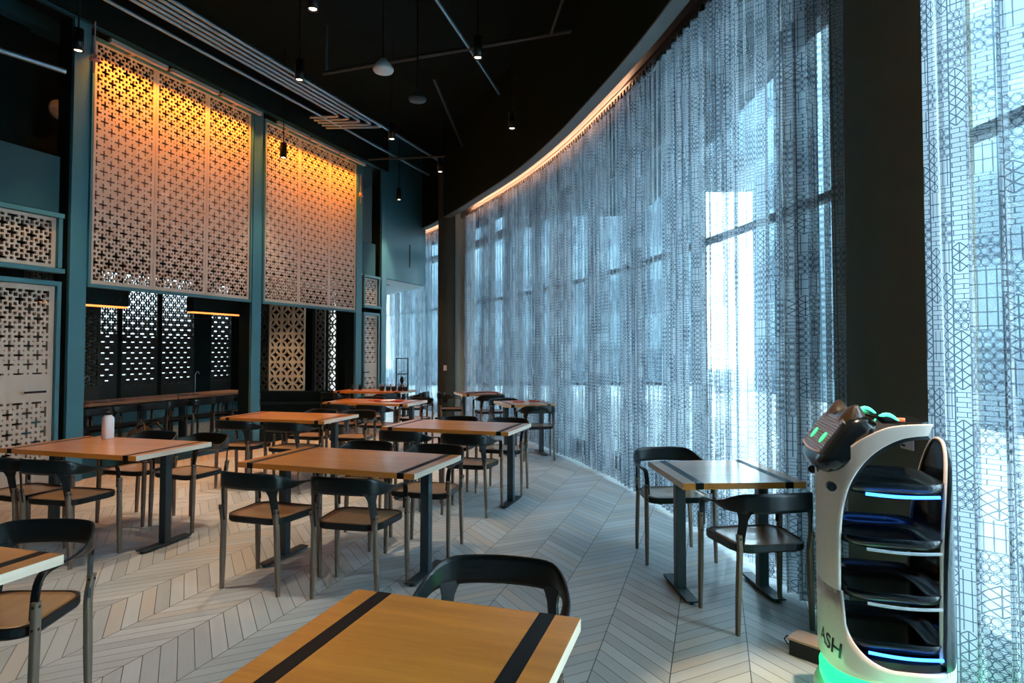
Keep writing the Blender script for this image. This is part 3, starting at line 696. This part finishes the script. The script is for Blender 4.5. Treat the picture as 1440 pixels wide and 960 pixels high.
# ------------------------------------------------------------------ things on tables
def bottle():
    x, y = at('L', -.36, .30); 
    e = empty('water_bottle', (x, y, .75), 0, 'white insulated bottle with black lid standing on the left table', 'bottle')
    b = MB(); b.lathe([(.001, 0), (.044, 0), (.047, .004), (.047, .165), (.043, .182), (.029, .196), (.027, .205), (.001, .205)], n=28); b.build('body', plain('white_enamel', (.78, .78, .80), .35, 0, .02), e)
    b = MB(); b.lathe([(.001, .203), (.031, .203), (.031, .225), (.027, .23), (.001, .23)], n=24)
    b.tube([(-.026, 0, .222), (-.026, 0, .245), (-.012, 0, .255), (.012, 0, .255), (.026, 0, .245), (.026, 0, .222)], .006, 7); b.build('lid', BLACK, e)
bottle()
def napkin(k, lx, ly, rz, lab, w_=.16, d_=.11, m=RED, h=.012):
    x, y = at(k, lx, ly); b = MB()
    b.loft([[(u * s_, v * s_, z) for u, v in rrect(w_ / 2, d_ / 2, .006, 2)] for z, s_ in ((0, 1), (h * .4, 1.0), (h * .5, .97), (h * .6, 1.0), (h, .96))], smooth=False)
    o = b.build('napkin', m); o.location = (x, y, .751); o.rotation_euler = (0, 0, rz); return tag(o, lab, 'napkin')
napkin('5', -.06, .08, .1, 'folded red napkin on the curtain-side table, left one')
napkin('5', .20, .12, -.1, 'folded red napkin on the curtain-side table, right one')
def spread():
    x, y = at('4', .16, .02); b = MB(); n = 14
    vs = [((i / n - .5) * .50, (j / n - .5) * .20 + .03 * math.sin(i * .7), .014 + .010 * math.sin(i * 1.1 + j * .6) * math.sin(j * .9)) for i in range(n + 1) for j in range(n + 1)]
    vs2 = [(a, c, d - .004) for a, c, d in vs]
    fs = [(i * (n + 1) + j, (i + 1) * (n + 1) + j, (i + 1) * (n + 1) + j + 1, i * (n + 1) + j + 1) for i in range(n) for j in range(n)]
    b.add(vs, fs, True); b.add(vs2, [f[::-1] for f in fs], True)
    for f in range(len(b.f)):
        i = (f % (n * n)) // n
        if 6 <= i <= 9: b.mi[f] = 1
    o = b.build('napkin', [RED, PINK]); o.location = (x, y, .751); o.rotation_euler = (0, 0, -.25); tag(o, 'crumpled red and white napkin on the oak table at far left', 'napkin')
spread()
CG = glass_mat('clear_glass', (.93, .97, .97))
for i, (lx, ly, h) in enumerate(((-.17, .04, .20), (-.12, .12, .22), (-.02, .14, .15), (.22, .20, .15), (.17, .24, .17))):
    x, y = at('6', lx, ly); b = MB(); b.lathe([(.001, 0), (.032, 0), (.032, .003), (.005, .008), (.004, h * .45), (.02, h * .52), (.036, h * .68), (.036, h * .8), (.030, h), (.028, h), (.034, h * .8), (.034, h * .68), (.001, h * .54)], n=16)
    o = b.build('wine_glass', CG); o.location = (x, y, .75)
    tag(o, ['wine glass standing leftmost on the farthest curtain-side table', 'tallest wine glass on the farthest curtain-side table', 'short glass beside the tallest wine glass', 'short glass at the right of the farthest curtain-side table', 'wine glass catching the light at the right of that table'][i], 'glass', 'glasses on the farthest curtain-side table')
for lx, ly, lab in ((-.14, -.12, 'dark folded napkin at the left of the farthest curtain-side table'), (.05, -.02, 'dark folded napkin in the middle of the farthest curtain-side table')): napkin('6', lx, ly, .2, lab, .2, .12, plain('dark_red_cloth', (.05, .012, .012), .7))
napkin('6', .25, -.10, .1, 'folded red napkin at the right of the farthest curtain-side table', .2, .12)
# utensils in caddies on the far table, plus an open black frame stand
for i, lx in enumerate((.12, .24, .36, .48, .60)):
    x, y = at('7', lx, .03 * (i % 2)); e = empty('utensil_cup', (x, y, .75), i, 'black cup of shiny utensils on the farthest table', 'utensil cup', 'utensil cups on the farthest table')
    b = MB(); b.lathe([(.001, 0), (.042, 0), (.048, .08), (.044, .08), (.038, .008), (.001, .008)], n=14); b.build('cup', BLACK, e)
    b = MB()
    for q in range(5): b.tube([(.015 * math.cos(q * 1.3), .015 * math.sin(q * 1.3), .01), (.05 * math.cos(q * 1.3), .05 * math.sin(q * 1.3), .13)], [.003, .008], 6)
    b.build('utensils', plain('polished_steel', (.6, .6, .6), .15, 1), e)
x, y = at('7', .33, .45); e = empty('frame_stand', (x, y, 0), .2, 'tall slim black open-frame shelf stand behind the farthest table', 'stand')
b = MB()
for sx in (-.11, .11):
    for sy in (-.1, .1): b.box((sx, sy, .68), (.018, .018, 1.36))
b.build('frame', BLACK, e)
for z in (.25, .75, 1.05, 1.35):
    b = MB(); b.box((0, 0, z), (.24, .22, .018)); b.build('shelf', BLACK, e)
b = MB(); b.lathe([(.001, 0), (.04, 0), (.05, .05), (.02, .10), (.045, .16), (.03, .22), (.001, .24)], (x, y, .76), 12); tag(b.build('vase', BLACK), 'black curvy vase on the open-frame stand', 'vase')
for i, (lx, ly) in enumerate(((-.5, 0.02), (-.38, .1))):
    x, y = at('7', lx, ly); b = MB(); b.lathe([(.001, 0), (.03, 0), (.034, .06), (.022, .075), (.026, .10), (.001, .10)], n=12); o = b.build('shaker', BLACK); o.location = (x, y, .75); tag(o, ('leftmost' if i == 0 else 'second') + ' small dark shaker at the left end of the farthest table', 'shaker')
# bag on the plinth
p = wp(1.0, .02); p = wp(.62, -.20)
e = empty('backpack', (p.x, p.y, 0), WALLRZ + .1, 'black backpack slumped on the floor behind the bottle table', 'bag')
b = MB(); rg = []
for z, hx, hy, oy in ((0, .20, .11, 0), (.05, .235, .135, 0), (.2, .235, .14, .01), (.38, .21, .12, .02), (.50, .15, .085, .03), (.56, .07, .04, .03)): rg.append([(x + .012 * math.sin(z * 30 + x * 20), y + oy, z) for x, y in rrect(hx, hy, min(hx, hy) * .7, 5)])
b.loft(rg); b.build('body', plain('black_nylon', (.004, .005, .006), .8), e)
b = MB(); b.loft([[(x, y - .15, z) for x, y in rrect(hx, .035, .03, 4)] for z, hx in ((.06, .15), (.12, .17), (.26, .165), (.30, .14))]); b.build('pocket', BLACK, e)
for sx in (-1, 1):
    b = MB(); b.tube([(sx * .08, .02, .55), (sx * .10, -.10, .60), (sx * .15, -.17, .48), (sx * .17, -.16, .28), (sx * .18, -.1, .08)], .014, 7); b.build('strap', BLACK, e)
b = MB(); b.tube([(-.05, .03, .55), (-.04, .03, .61), (.04, .03, .61), (.05, .03, .55)], .009, 7); b.build('handle', BLACK, e)
# wall plates
b = MB(); b.box((0, 0, 0), (.07, .012, .115)); b.box((0, -.008, 0), (.02, .008, .045)); o = b.build('light_switch', plain('ivory_plastic', (.75, .6, .52), .4), bevel=.002); o.location = (-1.47, 13.892, 1.12); tag(o, 'pale light switch plate on the narrow dark pillar', 'switch')
e = empty('wall_dispenser', (-1.47, 13.85, .46), 0, 'small black wall box with a pale top low on the narrow pillar', 'wall box')
b = MB(); b.box((0, 0, 0), (.11, .10, .20)); b.build('body', BLACK, e, .02); b = MB(); b.box((0, -.0, .103), (.05, .05, .012)); b.build('top', PINK, e)
o = None
b = MB(); b.box((0, 0, 0), (.008, .10, .155)); o = b.build('notice_card', PINK, bevel=.001); o.location = (1.974, 3.17, 1.10); tag(o, 'small white card fixed to the wide brown pillar behind the robot', 'card')
b = MB(); b.box((-.005, .0, .02), (.002, .012, .06)); b.box((-.005, .025, -.06), (.002, .03, .012)); b2 = b.build('printed_marks', BLACK, o)

# ------------------------------------------------------------------ ceiling services
def spot(x, y, z, lab, power=1.0, ang=58, light=True):
    e = empty('spotlight', (x, y, z), 0, lab, 'spotlight', 'black cylinder spotlights')
    b = MB(); b.lathe([(.001, .24), (.05, .24), (.05, 0), (.043, 0), (.043, .025), (.001, .025)], n=20); b.build('housing', BLACK, e)
    b = MB(); b.lathe([(.001, .012), (.036, .012), (.036, .02), (.001, .02)], n=16); b.build('lens', WARM, e)
    b = MB(); b.tube([(0, 0, .23), (0, 0, ZC - z)], .008, 6); b.build('stem', BLACK, e)
    if light:
        L = bpy.data.lights.new('spot', 'SPOT'); L.energy = SPOT_W * power; L.color = (1, .75, .50); L.spot_size = R(ang); L.spot_blend = .6; L.shadow_soft_size = .04
        lo = bpy.data.objects.new('spot_beam', L); C.objects.link(lo); lo.parent = e; lo.location = (0, 0, -.01)
spot(-4.627, 6.632, 4.7, 'black cylinder spotlight at top left beside the nearer big screen', .5)
spot(-1.866, 5.813, 4.7, 'black cylinder spotlight at the top edge above the pipe bundle')
spot(-2.514, 7.361, 4.7, 'black cylinder spotlight hanging in front of the pipe bundle', 1.3)
spot(-.373, 6.796, 4.7, 'black cylinder spotlight right of the round ceiling speaker', .3)
spot(-1.82, 9.459, 4.7, 'black cylinder spotlight below the end of the pipe bundle')
spot(-2.404, 13.321, 4.7, 'farthest black spotlight in front of the teal bulkhead')
spot(-3.62, 9.9, 4.55, 'black cylinder spotlight silhouetted against the farther big screen', .3)
spot(0.0, 8.997, 4.7, 'black cylinder spotlight in front of the dark curved wall', .3)
spot(-1.288, 11.222, 4.7, 'black cylinder spotlight above the narrow dark pillar', .2)
spot(-3.3, 3.6, 4.7, 'black cylinder spotlight above the left tables, beyond the frame', 1.0)
spot(-.9, 3.0, 4.7, 'black cylinder spotlight above the nearest table, beyond the frame', .5)
spot(1.30, 2.35, 5.2, 'unseen spotlight added above the robot to brighten its shell', 3.8, 22)  # extra lamp out of view, added to warm and brighten the robot
spot(-4.75, 12.3, 3.2, 'unseen spotlight added behind the big screen to light the cream breeze-block screen', .35, 80)  # added out of sight to give the cream blocks their warm light
spot(-4.9, 10.6, 3.2, 'unseen spotlight added in the back room over the counter, behind the big screen', .04, 90)  # weak fill lamp added out of sight in the back room
spot(1.62, 3.15, 5.1, 'unseen spotlight added above the frame to wash the wide brown pillar', 2.6, 50)  # added out of view so the pillar face gets light from above
def speaker(x, y, z, r, lab, m):
    e = empty('ceiling_speaker', (x, y, z), 0, lab, 'speaker')
    b = MB(); b.lathe([(.001, 0), (r * .9, .0), (r, .02), (r, .035), (r * .7, .10), (.03, .16), (.001, .16)], n=32); b.build('body', m, e)
    b = MB(); b.tube([(0, 0, .15), (0, 0, ZC - z)], .012, 6); b.build('stem', BLACK, e)
speaker(-1.568, 7.581, 4.9, .125, 'white round hanging speaker near the top centre', plain('white_speaker', (.62, .66, .66), .5))
speaker(-1.287, 8.483, 4.9, .12, 'dark round hanging speaker behind the white one', PIPED)
b = MB(); b.lathe([(.001, 0), (.11, 0), (.12, .02), (.12, .05), (.001, .05)], n=28); o = b.build('round_wall_speaker', WHITEP); p = Vector((-5.633, 7.719, 4.480)); o.location = p; o.rotation_euler = (PI / 2, 0, WALLRZ); tag(o, 'white half-hidden round disc in the dark opening at upper left', 'speaker')
z = 5.4
def pipe(pts, r, lab, m=PIPEM, grp=None, name='conduit_pipe', bend=True):
    b = MB(); b.tube(pts, r, 9); o = b.build(name, m); return tag(o, lab, 'pipe', grp)
bun = [((-4.05, 6.3), (-2.30, 10.55), (-3.15, 10.95)), ((-3.88, 6.3), (-2.42, 10.52), (-3.2, 10.80)), ((-3.68, 6.3), (-2.62, 10.45), (-3.22, 10.6)), ((-3.48, 6.3), (-2.84, 10.25), (-3.25, 10.42))]
dirv = Vector((.36, .933))
for i, off in enumerate((0, .17, .34, .50, .66)):
    e0 = Vector((-2.25 - off * .93, 10.85 - off * .75)); st = e0 - dirv * (4.9 - off * .4)
    lft = Vector((-3.25 - .03 * i, e0.y + .06))
    zz_ = 5.4
    pipe([(st.x, st.y, zz_), (e0.x - dirv.x * .08, e0.y - dirv.y * .08, zz_), (e0.x - .03, e0.y + .0, zz_), (e0.x - .10, e0.y + .03, zz_), (lft.x, lft.y, zz_)], .027, ['rightmost', 'second from right', 'middle', 'second from left', 'leftmost'][i] + ' grey conduit of the ceiling bundle turning left at its end', grp='bundle of grey conduits')
pipe([(-4.75, 6.3, 5.4), (-4.30, 10.3, 5.4)] if False else [(-4.65, 6.5, 5.4), (-2.98, 10.85, 5.4), (-1.85, 13.9, 5.4)], .024, 'single thin grey conduit running left of the bundle along the screens')
pipe([(-2.3, 10.7, 5.4), (-1.50, 12.85, 5.4)], .026, 'thin grey conduit continuing beyond the end of the bundle')
pipe([(-5.6, 5.9, 4.6), (-4.95, 6.9, 4.6)], .03, 'teal grey conduit in the dark at the far left edge')
pipe([(-2.785, 9.198, 5.6), (.817, 7.932, 5.6)], .030, 'dark sprinkler pipe crossing the ceiling', PIPED)
pipe([(-2.74, 9.18, 5.62), (-2.74, 9.18, ZC)], .018, 'grey vertical drop pipe meeting the crossing sprinkler pipe')
pipe([(-.98, 7.1, 5.7), (-.365, 9.127, 5.55), (-.2, 9.7, 5.5)], .022, 'slim grey diagonal pipe crossing above the sprinkler pipe')
pipe([(-1.177, 9.369, 5.6), (-.998, 12.521, 5.6)], .022, 'dark diagonal pipe over the dark curved wall side', PIPED)
pipe([(.62, 7.0, 5.6), (.499, 8.078, 5.6)], .018, 'short dark pipe joining the sprinkler pipe at its right', PIPED)
pipe([(-2.9, 12.6, 5.35), (-1.35, 12.4, 5.35)], .022, 'thin grey crossing pipe at the far end of the ceiling', PIPED)
def sprink(x, y, z, lab):
    e = empty('sprinkler_head', (x, y, z), 0, lab, 'sprinkler')
    b = MB(); b.tube([(0, 0, .06), (0, 0, .42)], .007, 7); b.build('drop_rod', plain('pink_rod', (.55, .25, .26), .4), e)
    b = MB(); b.lathe([(.001, 0), (.045, 0), (.05, .008), (.02, .03), (.03, .06), (.001, .06)], n=14); b.build('deflector', plain('red_white_cap', (.75, .25, .22), .4), e)
    b = MB(); b.tube([(0, 0, -.13), (0, 0, 0)], .009, 7); b.build('lower_rod', plain('pink_rod_low', (.55, .25, .26), .4), e)
sprink(-4.45, 6.63, 4.60, 'red and white sprinkler head on a pink rod at upper left')
sprink(-2.95, 12.2, 4.50, 'small pink sprinkler head on a rod right of the farther screen')
b = MB(); b.box((0, 0, 0), (.5, 3.4, .4)); o = b.build('air_duct', TEALD); o.location = (-6.1, 7.0, 5.6); o.rotation_euler = (0, 0, -.3); tag(o, 'dark rectangular air duct in the black ceiling at left', 'duct')

# ------------------------------------------------------------------ low box on the floor behind the robot
e = empty('floor_box', (1.66, 2.98, 0), math.atan2(-.62, .56), 'long low black box with a wooden lid and a loop handle on the floor', 'box')
b = MB(); b.box((0, 0, .04), (.70, .12, .075)); b.build('body', BLACK, e, .004)
b = MB(); b.box((0, 0, .082), (.71, .13, .010)); b.build('lid', wood('pink_wood_lid', c4(.40, .22, .14), c4(.55, .33, .22)), e)
b = MB(); b.tube([(-.35, 0, .06), (-.385, 0, .065), (-.40, 0, .045), (-.385, 0, .025), (-.35, 0, .03)], .004, 7); b.build('handle', BLACK, e)

# ------------------------------------------------------------------ serving robot   (local +x = the way it faces)
def robot():
    WHT = plain('glossy_white_shell', (.92, .76, .66), .28, 0, .01); BLK = plain('gloss_black_shell', (.010, .014, .016), .18, 0, .02); INN = plain('inner_dark_liner', (.006, .010, .012), .3, 0, .03)
    GRN = emis('green_glow_ring', (.02, .75, .25), 1.3); GR2 = emis('green_led', (.08, 1, .5), 1.8); BLU = emis('blue_led', (.03, .20, 1), 5); WLED = plain('frosted_led_off', (.62, .66, .70), .35)
    f = R(165); e = empty('serving_robot', (1.515, 2.62, 0), f, 'cat-faced white and black serving robot with four trays beside the right curtain', 'robot')
    A, B = .235, .24; NP = 2.6
    def foot(th, off=0.0):
        c, s_ = math.cos(th), math.sin(th); r = (abs(c / (A + off)) ** NP + abs(s_ / (B + off)) ** NP) ** (-1 / NP); return r * c, r * s_
    TH1, TH2 = R(43), R(160)
    def ztop(th):                      # lower lip of the side openings
        a = abs(math.atan2(math.sin(th), math.cos(th))); z = .318
        if a < TH1 or a > TH2: return 9
        w1 = (a - TH1) / R(44); w2 = (TH2 - a) / R(22)
        if w1 < 1: z += .19 * (1 - math.sqrt(max(0, 1 - (1 - w1) ** 2)))
        if w2 < 1: z += .14 * (1 - math.sqrt(max(0, 1 - (1 - w2) ** 2)))
        return z
    n = 144
    # lower white ring and skirt
    b = MB(); ro = []; 
    zl = [0, .25, .5, .75, 1]
    vs = []
    for i in range(n):
        th = 2 * PI * i / n; x, y = foot(th); xi, yi = foot(th, -.012); zt = min(ztop(th), .575); z0 = .265
        for t in zl: vs.append((x, y, z0 + (zt - z0) * t))
        vs.append((xi, yi, zt)); vs.append((xi, yi, z0))
    k = 7; fs = []
    for i in range(n):
        j = (i + 1) % n
        for a in range(k): fs.append((i * k + a, j * k + a, j * k + (a + 1) % k, i * k + (a + 1) % k))
    b.add(vs, fs, True); b.build('lower_shell', WHT, e)
    # inner liner of the ring and deck
    b = MB(); pr = []
    b.loft([[(*foot(2 * PI * i / n, -.014), z) for i in range(n)] for z in (.27, .345)]); b.build('tray_well', INN, e)
    # front column sweeping back into the top plate
    prof_in = [(.196, .56), (.196, .66), (.194, .78), (.184, .90), (.160, 1.00), (.118, 1.08), (.062, 1.140), (.0, 1.178), (-.05, 1.192), (-.105, 1.197)]
    prof_out = [(.235, .56), (.235, .66), (.235, .80), (.235, .94), (.2345, 1.02), (.200, 1.085), (.135, 1.165), (.05, 1.218), (-.03, 1.236), (-.125, 1.240)]
    P_in = catmull([list(p) for p in prof_in], 4); P_out = catmull([list(p) for p in prof_out], 4)
    def lim(y, z, inn):
        q = min(abs(y) / B, .999); full = A * (1 - q ** NP) ** (1 / NP); return full
    def col(mb, ys, pin, pout, m=0):
        rings = []
        for y in ys:
            L = lim(y, 0, 0) - .016; r = []
            for x, z in pout:
                r.append((min(x, L) if x > 0 else x, y, z))
            for x, z in pin[::-1]:
                r.append((min(x, L - .004 - .0) if x > 0 else x, y, z))
            rings.append(r)
        mb.loft(rings, smooth=False, m=m)
    # white ribbon lying on the footprint surface: front column that sweeps back into the top plate
    def thx(X): X = max(-A, min(A, X)); return math.atan2(B * max(0, 1 - abs(X / A) ** NP) ** (1 / NP), X)
    b = MB(); NR = 14
    for sgn in (1, -1):
        g = []
        for p, q in zip(P_in, P_out):
            t0, t1 = thx(p[0]), thx(min(q[0], A)); row = []
            for k in range(NR + 1):
                u = k / NR; th = t0 + (t1 - t0) * u; x, y = foot(th); row.append((x, sgn * y, p[1] + (q[1] - p[1]) * u))
            for k in range(NR, -1, -1):
                u = k / NR; th = t0 + (t1 - t0) * u; x, y = foot(th, -.014); row.append((x, sgn * y, p[1] + (q[1] - p[1]) * u))
            g.append(row)
        b.loft(g, smooth=True)
    b.build('side_arch', WHT, e)
    P_in2 = [[.180, .30]] + [[p[0] - .012, p[1] - .014 if p[1] > .9 else p[1]] for p in P_in]; P_o2 = [[.20, .30]] + [[p[0] + .006, p[1] + .008] for p in P_in]
    b = MB(); rings = []
    for p, q in zip(P_in2, P_o2):
        yw = max(.05, B * max(0, 1 - min(1, abs(max(p[0], q[0])) / A) ** NP) ** (1 / NP) - .016)
        rings.append([(p[0], yw, p[1]), (p[0], -yw, p[1]), (q[0], -yw, q[1]), (q[0], yw, q[1])])
    b.loft(rings, smooth=False); b.build('inner_frame', INN, e)
    b = MB(); rings = []
    for y, dx in ((-.20, .03), (-.17, 0), (0, -.012), (.17, 0), (.20, .03)):
        rings.append([(-.125 + dx, y, 1.236), (.04, y, 1.236), (.07, y, 1.262), (.03, y, 1.262), (-.02, y, 1.245), (-.125 + dx, y, 1.243)])
    b.loft(rings, smooth=False); b.build('top_cap', BLK, e)
    b = MB(); b.lathe([(.001, 0), (.016, 0), (.016, .008), (.001, .008)], (-.045, .12, 1.243), 14); b.build('red_button', emis('orange_button', (1, .16, .05), .8), e)
    # rear panel with a rounded head
    b = MB(); rg_o = []; m_ = 26; vs = []; fs = []
    for i in range(m_ + 1):
        th = PI - R(52) + R(104) * i / m_; 
        x, y = foot(th, .0); x2, y2 = foot(th, -.02); q = abs((i / m_) * 2 - 1); zt = .30 + .86 * (1 - q ** 2.6) ** (1 / 2.4) if q < 1 else .30
        zt = max(zt, .34)
        for t in range(7): vs.append((x2, y2, .30 + (zt - .30) * t / 6))
        for t in range(7): vs.append((x, y, zt - (zt - .30) * t / 6))
    K = 14
    b2 = MB()
    fi = [(i * K + a, i * K + a + 1, (i + 1) * K + a + 1, (i + 1) * K + a) for i in range(m_) for a in range(6)]
    fo = [(i * K + a, i * K + a + 1, (i + 1) * K + a + 1, (i + 1) * K + a) for i in range(m_) for a in range(6, 13)]
    b.add(vs, fi, True, 0); b2.add(vs, fo, True, 0)
    b.build('rear_panel', BLK, e); b2.build('rear_shell', BLK, e)
    b = MB(); b.tube([vs[i * K + 6] for i in range(m_ + 1)], .007, 8); b.build('white_rim', WHT, e)
    # trays
    for z, led in ((.955, BLU), (.745, WLED), (.54, WLED), (.355, BLU)):
        b = MB()
        def rg(hx, hy, zz, dip=0): return [(x * .95 + .0, y * .93, zz - dip * (1 - abs(x) / .25)) for x, y in rrect(hx, hy, .10, 6)]
        b.loft([rg(.15, .17, z), rg(.19, .212, z + .018), rg(.198, .222, z + .055), rg(.192, .216, z + .055), rg(.182, .20, z + .03), rg(.14, .16, z + .016)], smooth=True); t_ = b.build('tray', BLK, e)
        for sy in (1, -1):
            b = MB(); pts = [(-.145 + .25 * k / 10, sy * (.209 + .010 * math.sin(PI * k / 10)), z + .012 - .004 * math.sin(PI * k / 10)) for k in range(11)]; b.tube(pts, .0062, 8); b.build('light_bar', led, t_)
    # head
    b = MB(); rings = []
    # sections across the width; side outline of the wedge-shaped head
    hd = [(.300, 1.075), (.290, 1.045), (.262, 1.030), (.215, 1.040), (.165, 1.085), (.110, 1.150), (.055, 1.215), (.045, 1.238), (.085, 1.258), (.125, 1.262), (.165, 1.250), (.215, 1.190), (.265, 1.125)]
    cx, cz = .17, 1.14
    for y, sc_ in ((-.205, .55), (-.20, .78), (-.18, .93), (-.12, 1), (0, 1.03), (.12, 1), (.18, .93), (.20, .78), (.205, .55)):
        rings.append([(cx - .012 + (x - cx) * sc_ * .86 - (1 - sc_) * .03, y, cz + (z_ - cz) * sc_) for x, z_ in hd])
    b.loft(rings, smooth=True); hdo = b.build('head', BLK, e)
    # screen lies on the sloping front of the head
    n0 = Vector((.152, 0, 1.256)); n1 = Vector((.270, 0, 1.092)); nd = (n1 - n0).normalized(); nn = Vector((-nd.z, 0, nd.x)) * -1
    nn = Vector((math.sin(math.atan2(1.252 - 1.085, .135)), 0, math.cos(math.atan2(1.252 - 1.085, .135))))
    def onface(u, v, h=.006): q = n0 + (n1 - n0) * v + nn * h; return (q.x, u, q.z)
    SCR = NT('cat_face_screen'); sx_, sy_, sz_ = SCR.sep(SCR.coord()); wv = SCR.M('GREATER_THAN', SCR.M('SINE', SCR.M('MULTIPLY', sx_, 900.0)), 0.0)
    SCRM = SCR.set(Base_Color=SCR.mix(wv, c4(.20, .13, .10), c4(.05, .035, .03)), Roughness=.25)
    b = MB(); ptsS = [onface(u, v) for u, v in rrect(.175, .42, .07, 5, 0, .50)]; back = [onface(u, v, -.01) for u, v in rrect(.175, .42, .07, 5, 0, .50)]
    b.loft([back, ptsS], smooth=False); b.build('face_screen', SCRM, hdo)
    for u in (.085, -.085):
        b = MB(); b.loft([[onface(u + .020 * math.cos(a), .60 + .12 * math.sin(a), hh) for a in [2 * PI * k / 16 for k in range(16)]] for hh in (.004, .009)]); b.build('glowing_eye', emis('green_eye', (.05, .85, .25), 1.2), hdo)
    b = MB(); b.tube([onface(-.17 + .34 * k / 12, .88 + .06 * math.sin(PI * k / 12), .006) for k in range(13)], .004, 6); b.build('screen_trim', plain('copper_trim', (.5, .33, .25), .3, .3), hdo)
    for sy in (1, -1):
        b = MB(); base = [(.10, sy * .055, 1.245), (.17, sy * .055, 1.235), (.185, sy * .12, 1.22), (.17, sy * .185, 1.19), (.10, sy * .19, 1.195), (.07, sy * .12, 1.235)]
        def sc2(c_, s_): return [(c_[0] + (x - .13) * s_, c_[1] + (y - sy * .12) * s_, c_[2] + (z_ - 1.225) * s_) for x, y, z_ in base]
        b.loft([base, sc2((.128, sy * .128, 1.258), .72), sc2((.122, sy * .137, 1.288), .36), sc2((.118, sy * .142, 1.300), .10)], smooth=True); b.build('ear', plain('bronze_ear', (.05, .032, .02), .3), hdo)
    for sy in (1, -1):
        b = MB(); b.tube([(.055 - .085 * k / 8, sy * (.150), 1.243 + .024 * math.sin(PI * k / 8)) for k in range(9)], [.003, .005, .006, .007, .007, .007, .006, .005, .003], 8); b.build('green_light', GR2, e)
    b = MB()
    for sy in (1, -1): b.loft([[(.222 + .018 * math.cos(a) * 1.0, sy * (.175 + h), .985 + .018 * math.sin(a)) for a in [2 * PI * k / 12 for k in range(12)]] for h in (0, .028)])
    b.build('sensor_dot', BLK, e)
    # base with green glow
    b = MB(); b.loft([[(*foot(2 * PI * i / n, o_), z_) for i in range(n)] for o_, z_ in ((-.03, .14), (-.005, .16), (-.004, .20), (-.035, .22), (-.035, .235), (-.012, .265))], smooth=True); b.build('glowing_ring', GRN, e)
    b = MB(); b.loft([[(*foot(2 * PI * i / n, o_), z_) for i in range(n)] for o_, z_ in ((-.03, .03), (.012, .045), (.018, .11), (.004, .142), (-.03, .145))], smooth=True); b.build('skirt', WHT, e)
    for sx2, sy2 in ((.12, .15), (.12, -.15), (-.14, .12), (-.14, -.12)):
        b = MB(); b.tube([(sx2, sy2 - .02, .04), (sx2, sy2 + .02, .04)], .04, 16); b.build('wheel', BLACK, e)
    # lettering wrapped on the shell, near lower corner
    cu = bpy.data.curves.new('txt', 'FONT'); cu.body = 'ASH'; cu.size = .085; cu.extrude = .0; cu.shear = .15; cu.offset = .0012
    tmp = bpy.data.objects.new('t', cu); C.objects.link(tmp); bpy.context.view_layer.update()
    me = bpy.data.meshes.new_from_object(tmp.evaluated_get(bpy.context.evaluated_depsgraph_get())); bpy.data.objects.remove(tmp)
    th0 = R(6)
    # arc length table
    tab = [(0, th0)]; px, py = foot(th0); L_ = 0
    for i in range(1, 400):
        th = th0 + R(130) * i / 400; x, y = foot(th); L_ += math.hypot(x - px, y - py); px, py = x, y; tab.append((L_, th))
    def th_of(l):
        for (a, ta), (c_, tc) in zip(tab, tab[1:]):
            if l <= c_: return ta + (tc - ta) * (l - a) / (c_ - a)
        return tab[-1][1]
    for v in me.vertices:
        l = v.co.x; th = th_of(max(l, 0)); x, y = foot(th, .0015); v.co = (x, y, .335 + v.co.y - l * .14)
    me.materials.clear(); me.materials.append(BLK); me.name = 'lettering'; o = bpy.data.objects.new('lettering', me); C.objects.link(o); o.parent = e
    L = bpy.data.lights.new('glow', 'POINT'); L.energy = .8; L.color = (.05, 1, .4); L.shadow_soft_size = .1
    for q, (lx, ly) in enumerate(((.36, .12), (-.32, .15), (0, .36))):
        lo = bpy.data.objects.new('green_glow', L); C.objects.link(lo); lo.parent = e; lo.location = (lx, ly, .18)
robot()
